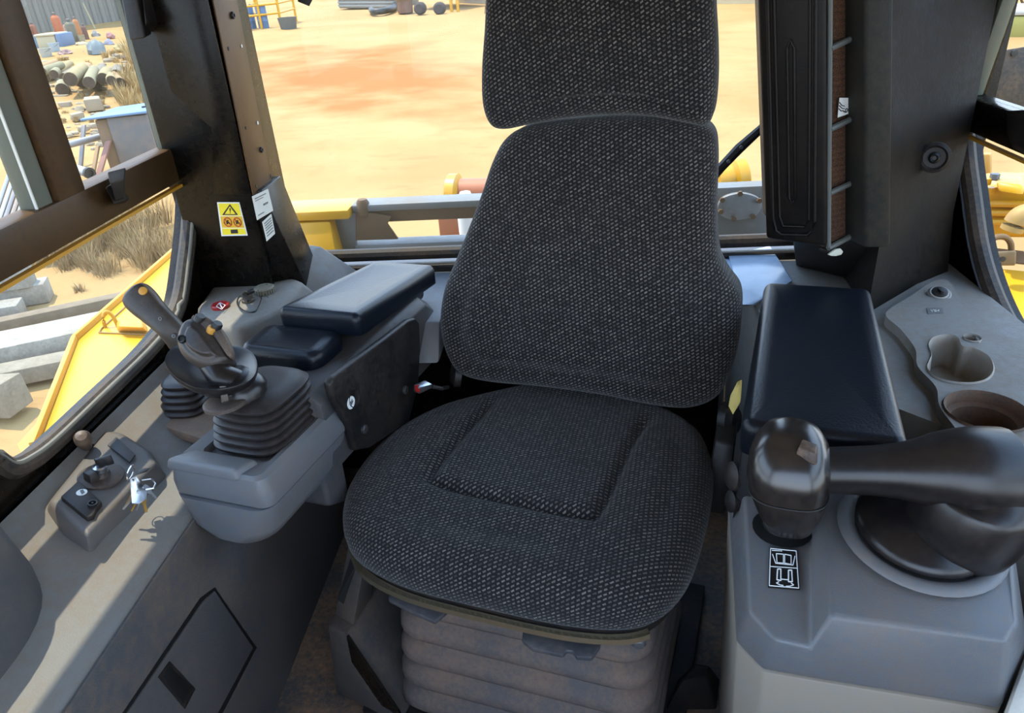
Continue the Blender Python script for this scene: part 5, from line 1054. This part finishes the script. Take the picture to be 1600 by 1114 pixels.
# blocks and broken concrete
STN = om('broken_concrete', (176, 158, 130), .9, var=.18, vscale=3, bump=.5, bscale=8)
blocks = [((150, 172), 24, 16, 20, .5, 'large squared concrete block in front of the logs'), ((166, 192), 20, 12, 14, -.3, 'pointed concrete block right of the large one'), ((122, 186), 18, 12, 9, .7, 'flat concrete slab left of the large block'), ((132, 205), 14, 10, 7, .2, 'small concrete lump below the flat slab'), ((146, 200), 12, 9, 6, 1.0, 'little broken lump between the blocks'), ((104, 168), 16, 10, 8, .3, 'sandy lump at the left of the concrete blocks'), ((95, 152), 26, 6, 4, .1, 'thin pale slab lying below the logs')]
for (x, y), w_, d_, h, a, lab in blocks:
    p = AG(x, y); k = mpp(p); random.seed(x)
    j = lambda: random.uniform(.75, 1.1)
    ca, sa = math.cos(a), math.sin(a); R2 = lambda u, v, z: p+Vector((u*ca-v*sa, u*sa+v*ca, z))
    w2_, d2_, hh = w_*k/2, d_*k*.8, h*k*1.1
    solo('concrete_block', lab, 'block', hexa([R2(-w2_, -d2_, 0), R2(w2_, -d2_, 0), R2(w2_, d2_, 0), R2(-w2_, d2_, 0)], [R2(-w2_*j(), -d2_*j(), hh*j()), R2(w2_*j(), -d2_*j(), hh*j()), R2(w2_*j(), d2_*j(), hh*j()), R2(-w2_*j(), d2_*j(), hh*j())]), STN, 'broken concrete by the logs', bevel=.02)

random.seed(5); RB = []
for i in range(150):
    x, y = (random.uniform(70, 200), random.uniform(132, 235)) if i < 80 else (random.uniform(48, 205), random.uniform(72, 130)); p = AG(x, y); k = mpp(p); w_ = random.uniform(4, 10)*k; h_ = w_*random.uniform(.3, .7); a = random.uniform(0, 3); rg = []
    for zz, sc_ in ((-.1, 1), (.6, .9), (1, .5)):
        rg.append([p+Vector((w_*sc_*random.uniform(.7, 1.2)*math.cos(t+a), .6*w_*sc_*random.uniform(.7, 1.2)*math.sin(t+a), h_*zz)) for t in [2*math.pi*j/7 for j in range(7)]])
    RB.append(loft(rg))
o = solo('rubble', 'loose pale rubble scattered in front of the logs', 'rubble', join(*RB), STN, smooth=20); o['kind'] = 'stuff'

# steel cabinet with a blue top
p = AG(228, 262); k = mpp(p)
cb = thing('steel_cabinet', 'steel cabinet with a pale blue lid left of the corner post', 'cabinet', p, .25)
mk('body', box(-26*k, 30*k, -.3, .3, 0, 82*k), om('cabinet_grey', (112, 112, 112), .6, dust=.3), cb, bevel=.02)
mk('side_panel', box(-44*k, -26.5*k, -.25, .25, 0, 80*k), om('cabinet_brown', (140, 112, 82), .7, dust=.3), cb, bevel=.02)
mk('lid', hexa([(-60*k, -.36, 82*k), (34*k, -.36, 84*k), (34*k, .5, 86*k), (-30*k, .5, 84*k)], [(-60*k, -.36, 85*k), (34*k, -.36, 88*k), (34*k, .5, 90*k), (-30*k, .5, 87*k)]), om('lid_blue', (128, 162, 202), .4, metal=.2), cb, bevel=.01)
mk('lid_bolt', lathe([(.03, 0), (.03, .02), (0, .02)], (22*k, 0, 88.5*k), (0, 0, 1), 8), BKP, cb)

# cylinders, buckets and bags at the shed wall
def stand(x, yb, w_, h): p = AG(x, yb); k = mpp(p); return p, w_*k/2, h*k*1.05
cyls = [((46, 62), 11, 32, (150, 92, 66), 'dark rust red gas cylinder at the far left'), ((57, 60), 9, 22, (166, 96, 70), 'short rust red gas cylinder beside the far left one'), ((95, 56), 13, 32, (208, 110, 62), 'bright orange gas cylinder behind the cream chest'), ((117, 66), 15, 32, (112, 112, 90), 'olive green gas cylinder right of the cream chest'), ((125, 58), 9, 28, (206, 130, 70), 'slim orange gas cylinder beside the olive one'), ((136, 62), 8, 22, (120, 76, 64), 'dark brown gas cylinder right of the slim orange one'), ((108, 60), 7, 22, (196, 150, 130), 'pale pink gas cylinder beside the orange one')]
for (x, y), w_, h, c, lab in cyls:
    p, r, H = stand(x, y, w_, h)
    g_ = solo('gas_cylinder', lab, 'gas cylinder', lathe([(r, 0), (r, H*.72), (r*.8, H*.82), (r*.35, H*.88), (r*.3, H*.9)], p, (0, 0, 1), 18), om('cyl_%d' % x, c, .6, dust=.3), 'gas cylinders at the shed wall', smooth=50)
    mk('valve', lathe([(r*.42, H*.9), (r*.42, H*.98), (r*.2, H), (0, H)], p, (0, 0, 1), 12), om('valve_grey', (120, 112, 104), .6), g_, world=True)
bk_list = [((62, 76), 15, 18, (108, 160, 200), 'light blue plastic bucket left of the cream chest'), ((88, 83), 15, 14, (186, 206, 214), 'pale blue tub in front of the cream chest'), ((74, 90), 18, 13, (196, 200, 190), 'white dented drum in front of the blue bucket'), ((130, 66), 9, 10, (186, 176, 140), 'small tan tin beside the gas cylinders'), ((57, 90), 10, 9, (226, 206, 140), 'pale yellow bucket at the far left')]
for (x, y), w_, h, c, lab in bk_list:
    p, r, H = stand(x, y, w_, h); bmx = om('bucket_%d' % x, c, .5, dust=.4, dcol=(170, 146, 112), dscale=2)
    g_ = solo('bucket', lab, 'bucket', lathe([(r*.82, 0), (r, H*.95), (r*1.06, H*.95), (r*1.06, H), (r*.92, H), (r*.9, H*.9), (0, H*.9)], p, (0, 0, 1), 20), bmx, 'buckets and tubs at the shed wall', smooth=40)
    mk('handle', tube([p+Vector((r*1.02*math.cos(a*math.pi/6), -.3*r*math.sin(a*math.pi/6)-r*.6*math.sin(a*math.pi/6), H*.9-H*.3*math.sin(a*math.pi/6))) for a in range(7)], r*.04, 6), GREYP, g_, world=True)
p, r, H = stand(90, 74, 40, 20); ch = thing('cream_chest', 'cream coloured chest with a blue end at the shed wall', 'chest', p, .1)
mk('body', box(-r*.9, r*.55, -.5, .5, 0, H*.85), om('chest_cream', (206, 196, 160), .6, dust=.2), ch, bevel=.03); mk('lid', box(-r*.95, r*.6, -.55, .55, H*.85, H), om('chest_lid', (216, 206, 172), .6), ch, bevel=.03); mk('blue_end', box(r*.6, r*.98, -.5, .5, 0, H*.95), om('chest_blue', (120, 144, 176), .6), ch, bevel=.03)
sacks = [((153, 84), 26, 20, (136, 164, 178), 'heap of blue-grey plastic sheet among the scrap'), ((190, 80), 20, 11, (226, 204, 128), 'pale yellow sack at the right of the scrap heap'), ((173, 60), 12, 9, (206, 130, 130), 'pink cloth bundle behind the blue sheet'), ((172, 72), 14, 10, (150, 160, 196), 'lilac plastic bundle beside the blue sheet'), ((102, 86), 20, 8, (190, 140, 140), 'pink flat bundle in front of the cream chest'), ((150, 58), 12, 9, (180, 184, 186), 'light grey bundle behind the blue sheet'), ((128, 72), 20, 6, (214, 200, 150), 'flat straw coloured sack right of the chest'), ((200, 92), 18, 9, (128, 122, 140), 'dark grey bundle right of the grass'), ((72, 36), 24, 14, (206, 178, 172), 'pale pink umbrella-like canopy over two white legs')]
for i, ((x, y), w_, h, c, lab) in enumerate(sacks):
    p, r, H = stand(x, y, w_, h); random.seed(i); rg = []
    for zz, s in ((0, .95), (.3, 1.05), (.6, .9), (.85, .6), (1, .25)):
        rg.append([p+Vector((r*s*random.uniform(.6, 1.25)*math.cos(t), r*s*random.uniform(.6, 1.25)*math.sin(t), H*zz*random.uniform(.8, 1.1))) for t in [2*math.pi*j/12 for j in range(12)]])
    solo('scrap_bundle', lab, 'bundle', loft(rg), om('sack_%d' % i, [v_*.6+m_*.4 for v_, m_ in zip(c, (150, 130, 104))], .7, var=.2, vscale=4), 'bundles and sacks in the scrap heap', smooth=40)
for i, (x, y, h, lean, lab) in enumerate(((132, 40, 36, -6, 'thin dark pole standing above the scrap'), (149, 46, 36, -7, 'pale pole with rope standing above the scrap'))):
    p, r, H = stand(x, y, 2.4, h); q = p+Vector((lean*mpp(p), 0, H)); solo('scrap_pole', lab, 'pole', tube([p, p.lerp(q, .5), q], [r, r*1.1, r*.8], 8), RUST if i == 0 else om('pole_pale', (196, 180, 140), .7), 'poles above the scrap')
p = AG(215, 143); k = mpp(p); solo('scrap_ring', 'dark old tyre lying in the dry grass', 'tyre', lathe([(5*k, 0), (9*k, 0), (11*k, 1.5*k), (11*k, 4*k), (9*k, 5.5*k), (5*k, 5.5*k), (5*k, 0)], p+Vector((0, 0, .05)), (.1, -.5, 1), 28), om('tyre_dark', (76, 66, 58), .9, dust=.5))

# shed far left
p0, p1 = AG(-160, 64), AG(258, 26); p1 = p1 if (p1-CAM).length < 90 else CAM+(p1-CAM)*(90/(p1-CAM).length); p0 = AG(-120, 72)
p0.z = ground_z(p0.x, p0.y)-.3; p1.z = ground_z(p1.x, p1.y)-.3
sd = thing('shed', 'grey sheet metal shed behind the scrap heap', 'shed', p0.lerp(p1, .5))
dv = (p1-p0); dv.z = 0; L_ = dv.length; dv.normalize(); nv = Vector((dv.y, -dv.x, 0)); back = -nv*6 if (-nv).dot(CAM-p0) < 0 else nv*6
mk('wall', hexa([p0, p1, p1+back, p0+back], [q_+Vector((0, 0, 7)) for q_ in (p0, p1, p1+back, p0+back)]), om('shed_grey', (150, 148, 138), .7, dust=.2), sd, world=True)
fr_ = -back.normalized()
for i in range(26):
    c = p0.lerp(p1, (i+.5)/26)+fr_*.03; s = dv*.12
    mk('corrugation', hexa([c-s, c+s, c+s*.5+fr_*.05, c-s*.5+fr_*.05], [x+Vector((0, 0, 6.9)) for x in (c-s, c+s, c+s*.5+fr_*.05, c-s*.5+fr_*.05)]), MATS['shed_grey'], sd, world=True)
mk('roof', hexa([p0-fr_*-.4+Vector((0, 0, 7)), p1+fr_*.4+Vector((0, 0, 7)), p1+back+Vector((0, 0, 8)), p0+back+Vector((0, 0, 8))], [p0+fr_*.4+Vector((0, 0, 7.1)), p1+fr_*.4+Vector((0, 0, 7.1)), p1+back+Vector((0, 0, 8.1)), p0+back+Vector((0, 0, 8.1))]), MATS['shed_grey'], sd, world=True)

# dry grass
GR = om('dry_grass', (206, 172, 112), .9, var=.2, vscale=3); GR2 = om('dry_grass_dark', (176, 146, 98), .9, var=.2, vscale=3)
tufts = [(230, 92, 16, 22), (208, 98, 14, 20), (245, 120, 16, 26), (228, 128, 15, 20), (240, 150, 15, 22), (196, 150, 12, 16), (180, 90, 12, 16), (165, 92, 10, 14), (222, 110, 14, 20), (250, 100, 14, 24), (210, 165, 14, 16), (255, 140, 12, 22), (190, 205, 12, 12), (160, 215, 10, 10), (160, 165, 8, 10), (120, 108, 8, 8), (70, 400, 34, 40), (110, 390, 34, 44), (150, 384, 30, 44), (175, 372, 26, 40), (195, 395, 24, 36), (140, 420, 24, 30), (165, 432, 24, 26), (210, 360, 26, 44), (100, 420, 24, 26), (235, 352, 22, 36), (125, 455, 16, 18), (190, 345, 22, 34), (30, 400, 26, 30)]
random.seed(21)
tufts += [(random.uniform(95, 285), random.uniform(332, 425), random.uniform(24, 44), random.uniform(28, 56)) for _ in range(60)]
tufts += [(random.uniform(188, 262), random.uniform(84, 176), random.uniform(16, 28), random.uniform(20, 36)) for _ in range(60)]
tufts += [(random.uniform(80, 190), random.uniform(88, 215), random.uniform(7, 12), random.uniform(6, 12)) for _ in range(24)]
ordn = ['%s dry grass tuft' % w_ for w_ in ('tall', 'loose', 'wispy', 'thin')]
def where(x, y):
    return 'seen low in the left lower window' if y > 340 else ('by the scrap heap' if y < 100 else 'beside the logs and blocks')
GB = {}
for i, (x, y, w_, h) in enumerate(tufts):
    clumpseed(i); p = AG(x, y); k = mpp(p); v, f = [], []
    for j in range(70):
        a = random.uniform(0, 2*math.pi); rr_ = random.uniform(0, w_*k*.5); b = p+Vector((math.cos(a)*rr_, math.sin(a)*rr_, -.02)); H = h*k*random.uniform(.5, 1.1); ln = Vector((math.cos(a), math.sin(a), 0))*H*random.uniform(.1, .6); s = Vector((-math.sin(a), math.cos(a), 0))*k*random.uniform(.35, .7)
        o_ = len(v); v += [b-s, b+s, b+ln*.4+Vector((0, 0, H*.6))+s*.7, b+ln*.4+Vector((0, 0, H*.6))-s*.7, b+ln+Vector((0, 0, H))]; f += [(o_, o_+1, o_+2, o_+3), (o_+3, o_+2, o_+4)]
    GB.setdefault(where(x, y), []).append((v, f))

for i, (w_, gl) in enumerate(GB.items()):
    o = solo('dry_grass', 'dry straw coloured grass growing '+w_, 'grass', join(*gl), GR2 if i == 2 else GR, smooth=0); o['kind'] = 'stuff'

# ---- far side of the yard behind the machine
def farbox(x0, x1, yb, yt, depth, dz=0):
    a, b = AG(x0, yb), AG(x1, yb); k = mpp(a); h = (yb-yt)*k*1.02; d = (b-a); d.z = 0; n_ = Vector((-d.y, d.x, 0)).normalized()*depth
    lo_ = [a, b, b+n_, a+n_]; return [q_+Vector((0, 0, dz)) for q_ in lo_], [q_+Vector((0, 0, h+dz)) for q_ in lo_]
dg = thing('drum_cage', 'yellow tube cage guarding blue drums across the yard', 'cage', AG(412, 46))
a, b = AG(378, 50), AG(440, 42); k = mpp(a); hh = 46*k
for q_ in (a, a.lerp(b, .5), b, a+Vector((0, 2.0, .06)), b+Vector((0, 2.0, .06))): mk('post', tube([q_, q_+Vector((0, 0, hh))], 2*k, 8), YEL, dg, world=True)
for z in (.45, .75, 1.0):
    for u, v_ in ((a, b), (a, a+Vector((0, 2.0, .06))), (b, b+Vector((0, 2.0, .06)))): mk('rail', tube([u+Vector((0, 0, hh*z)), v_+Vector((0, 0, hh*z))], 1.6*k, 8), YEL, dg, world=True)
for x, lab in ((385, 'left blue drum in the yellow cage'), (405, 'right blue drum in the yellow cage')):
    p, r, H = stand(x, 47, 16, 33); p = p+Vector((0, .6, 0))
    dr_ = solo('blue_drum', lab, 'drum', lathe([(r, 0), (r, H*.3), (r*1.05, H*.33), (r, H*.36), (r, H*.63), (r*1.05, H*.66), (r, H*.69), (r, H*.96), (r*.95, H)], p, (0, 0, 1), 22), om('drum_blue', (96, 140, 186), .5, dust=.2), 'blue drums in the cage', smooth=40)
    mk('bung', lathe([(r*.15, H), (r*.15, H*1.03), (0, H*1.03)], p+Vector((r*.5, 0, 0)), (0, 0, 1), 10), BKP, dr_, world=True)
p = AG(452, 48); solo('grey_tub', 'small dark tub standing outside the yellow cage', 'tub', lathe([(.3, 0), (.38, .5), (.34, .5), (.3, .1), (0, .1)], p, (0, 0, 1), 16), om('tub_dark', (110, 110, 104), .7))
lo_, hi = farbox(530, 618, 13, -14, 2.0); solo('sheet_stack', 'stack of corrugated grey sheets across the yard', 'stack', hexa(lo_, hi), om('sheet_grey', (150, 150, 142), .6, var=.2, vscale=2), bevel=.03)
ssk = bpy.data.objects['sheet_stack']
for i in range(6):
    t = (i+.5)/6; P4 = [q_.lerp(r_, t) for q_, r_ in zip(lo_, hi)]; f0 = (lo_[0]-lo_[3]).normalized()*.06
    mk('sheet', hexa([P4[0]+f0, P4[1]+f0, P4[1], P4[0]], [x+Vector((0, 0, .10)) for x in (P4[0]+f0, P4[1]+f0, P4[1], P4[0])]), om('sheet_edge', (176, 176, 168), .6), ssk, world=True)
p = AG(598, 17); solo('black_hose', 'black hose lying in front of the sheet stack', 'hose', tube(smooth_path([AG(580, 15, .15), AG(584, 18, .15), AG(600, 17, .15), AG(614, 13, .15), AG(616, 8, .15)], 5), .14, 8), BKP, smooth=60)
p, r, H = stand(634, 20, 24, 34); rt_ = solo('rust_tank', 'dark rust brown tank standing across the yard', 'tank', lathe([(r, 0), (r, H*.8), (r*.8, H*.92), (0, H)], p, (0, 0, 1), 20), om('tank_rust', (116, 78, 66), .7, dust=.4), smooth=50)
mk('band', lathe([(r*1.04, H*.45), (r*1.04, H*.55)], p, (0, 0, 1), 20), RUST, rt_, world=True)
ty_ = thing('old_trailer', 'old red-brown trailer with dark wheels across the yard', 'trailer', AG(672, 20))
lo_, hi = farbox(652, 712, 16, -10, 2.2, .7); mk('body', hexa(lo_, hi), om('trailer_red', (140, 92, 86), .7, dust=.4), ty_, world=True, bevel=.05)
for x in (660, 690):
    p = AG(x, 21); k = mpp(p); mk('wheel', lathe([(0, 0), (6*k, 0), (9*k, .1), (9*k, .5), (6*k, .6), (0, .6)], p+Vector((0, -.1, 8*k)), (0, -1, 0), 22), om('wheel_dark', (70, 62, 58), .9), ty_, world=True)
for i, (x, lab) in enumerate(((706, 'left yellow bollard in front of the roller door'), (716, 'right yellow bollard in front of the roller door'))):
    p, r, H = stand(x, 19, 5, 44); solo('bollard', lab, 'bollard', lathe([(r, 0), (r, H*.95), (r*.6, H), (0, H)], p, (0, 0, 1), 14), YEL, 'yellow bollards')
rb_ = thing('workshop_building', 'cream workshop building with a roller door across the yard', 'building', AG(850, 8))
lo_, hi = farbox(716, 1400, 7, -150, 8); lo_[1].z = ground_z(lo_[1].x, lo_[1].y); hi[1].z = hi[0].z; hi[2].z = hi[0].z; hi[3].z = hi[0].z
mk('wall', hexa(lo_, hi), om('workshop_cream', (226, 206, 160), .7, dust=.2), rb_, world=True)
f0 = (lo_[0]-lo_[3]).normalized(); ux = (lo_[1]-lo_[0]).normalized()
for i in range(9):
    z = .05+i*.42; c = lo_[0]+ux*.5+f0*.05; mk('roller_slat', hexa([c+Vector((0, 0, z)), c+ux*4.2+Vector((0, 0, z)), c+ux*4.2+f0*.06+Vector((0, 0, z)), c+f0*.06+Vector((0, 0, z))], [x+Vector((0, 0, .36)) for x in (c+Vector((0, 0, z)), c+ux*4.2+Vector((0, 0, z)), c+ux*4.2+f0*.06+Vector((0, 0, z)), c+f0*.06+Vector((0, 0, z)))]), om('roller_grey', (196, 190, 172), .6), rb_, world=True)
p, r, H = stand(763, 24, 12, 40); ld = thing('work_stand', 'rusty folding work stand beside the roller door', 'stand', p)
for dx, lx in ((-r, r*.3), (r, -r*.3)): mk('leg', tube([p+Vector((dx, 0, 0)), p+Vector((lx, .2, H))], r*.12, 8), RUST, ld, world=True); mk('leg', tube([p+Vector((dx, .9, 0)), p+Vector((lx, .5, H))], r*.12, 8), RUST, ld, world=True)
for z in (.3, .6): mk('rung', tube([p+Vector((-r*.8, .05, H*z)), p+Vector((r*.8, .05, H*z))], r*.1, 8), RUST, ld, world=True)
# beyond the right window
lo_, hi = farbox(1552, 1680, 62, -30, 2.5); ex = thing('parked_machine', 'yellow-green parked machine far beyond the right window', 'machine', lo_[0])
mk('body', hexa(lo_, [l_.lerp(h_, .35) for l_, h_ in zip(lo_, hi)]), om('far_machine', (180, 176, 80), .6, dust=.3), ex, world=True, bevel=.05)
mk('deck', hexa([l_.lerp(h_, .36)*1 for l_, h_ in zip(lo_, hi)], [l_.lerp(h_, .44) for l_, h_ in zip(lo_, hi)]), om('far_white', (206, 200, 190), .6), ex, world=True, bevel=.05)
p = AG(1590, 30); random.seed(3)
tr = thing('scrub_tree', 'brownish scrub tree far beyond the right window', 'tree', p)
k = mpp(p); mk('trunk', tube([p, p+Vector((.1, 0, 18*k)), p+Vector((-.2, 0, 40*k))], [3*k, 2.4*k, 1*k], 8), RUST, tr, world=True)
v, f = [], []
for j in range(900):
    a = random.uniform(0, 6.28); e = random.uniform(-.6, 1.2); R_ = random.uniform(.5, 1)*46*k; c = p+Vector((math.cos(a)*math.cos(e)*R_, math.sin(a)*math.cos(e)*R_, 40*k+math.sin(e)*R_*.7)); s = 2.2*k
    d1_ = Vector((random.uniform(-1, 1), random.uniform(-1, 1), random.uniform(-1, 1)))*s; d2_ = Vector((random.uniform(-1, 1), random.uniform(-1, 1), random.uniform(-1, 1)))*s; o_ = len(v); v += [c, c+d1_, c+d1_+d2_, c+d2_]; f.append((o_, o_+1, o_+2, o_+3))
mk('foliage', (v, f), om('scrub_leaf', (150, 120, 84), .9, var=.25, vscale=.6), tr, world=True, smooth=0)

# ================================================================ fixtures that move with what carries them become its parts
def demote(name, parent):
    e = bpy.data.objects[name]; P = bpy.data.objects[parent]; inv = ROOTM.get(P.name, Matrix()).inverted(); lab = e.get('label')
    if e.type == 'EMPTY':
        kids = list(e.children); main = kids[0]; main.parent = P; main.matrix_parent_inverse = inv @ ROOTM[e.name]
        for c in kids[1:]: c.parent = main
        nm = e.name; bpy.data.objects.remove(e); main.name = nm; main['label'] = lab
    else:
        e.parent = P; e.matrix_parent_inverse = inv
        if 'category' in e: del e['category']
        if 'group' in e: del e['group']
for a, b in (('emergency_button', 'rear_console'), ('round_cap', 'rear_console'), ('power_socket', 'rear_console'), ('warning_sticker', 'trim_1'), ('paper_label', 'trim_1'), ('printed_label', 'trim_1'),
             ('filter_sticker', 'air_filter_column'), ('wing_tag', 'air_filter_column'), ('socket_plug', 'rear_right_deck'), ('socket_label', 'rear_right_deck'), ('grommet', 'trim_2'), ('window_latch', 'door_1'), ('right_window_latch', 'door_2'),
             ('pictogram_sticker', 'control_console'), ('guard_bolt', 'guard_plate'), ('guard_bolt.001', 'guard_plate')):
    demote(a, b)
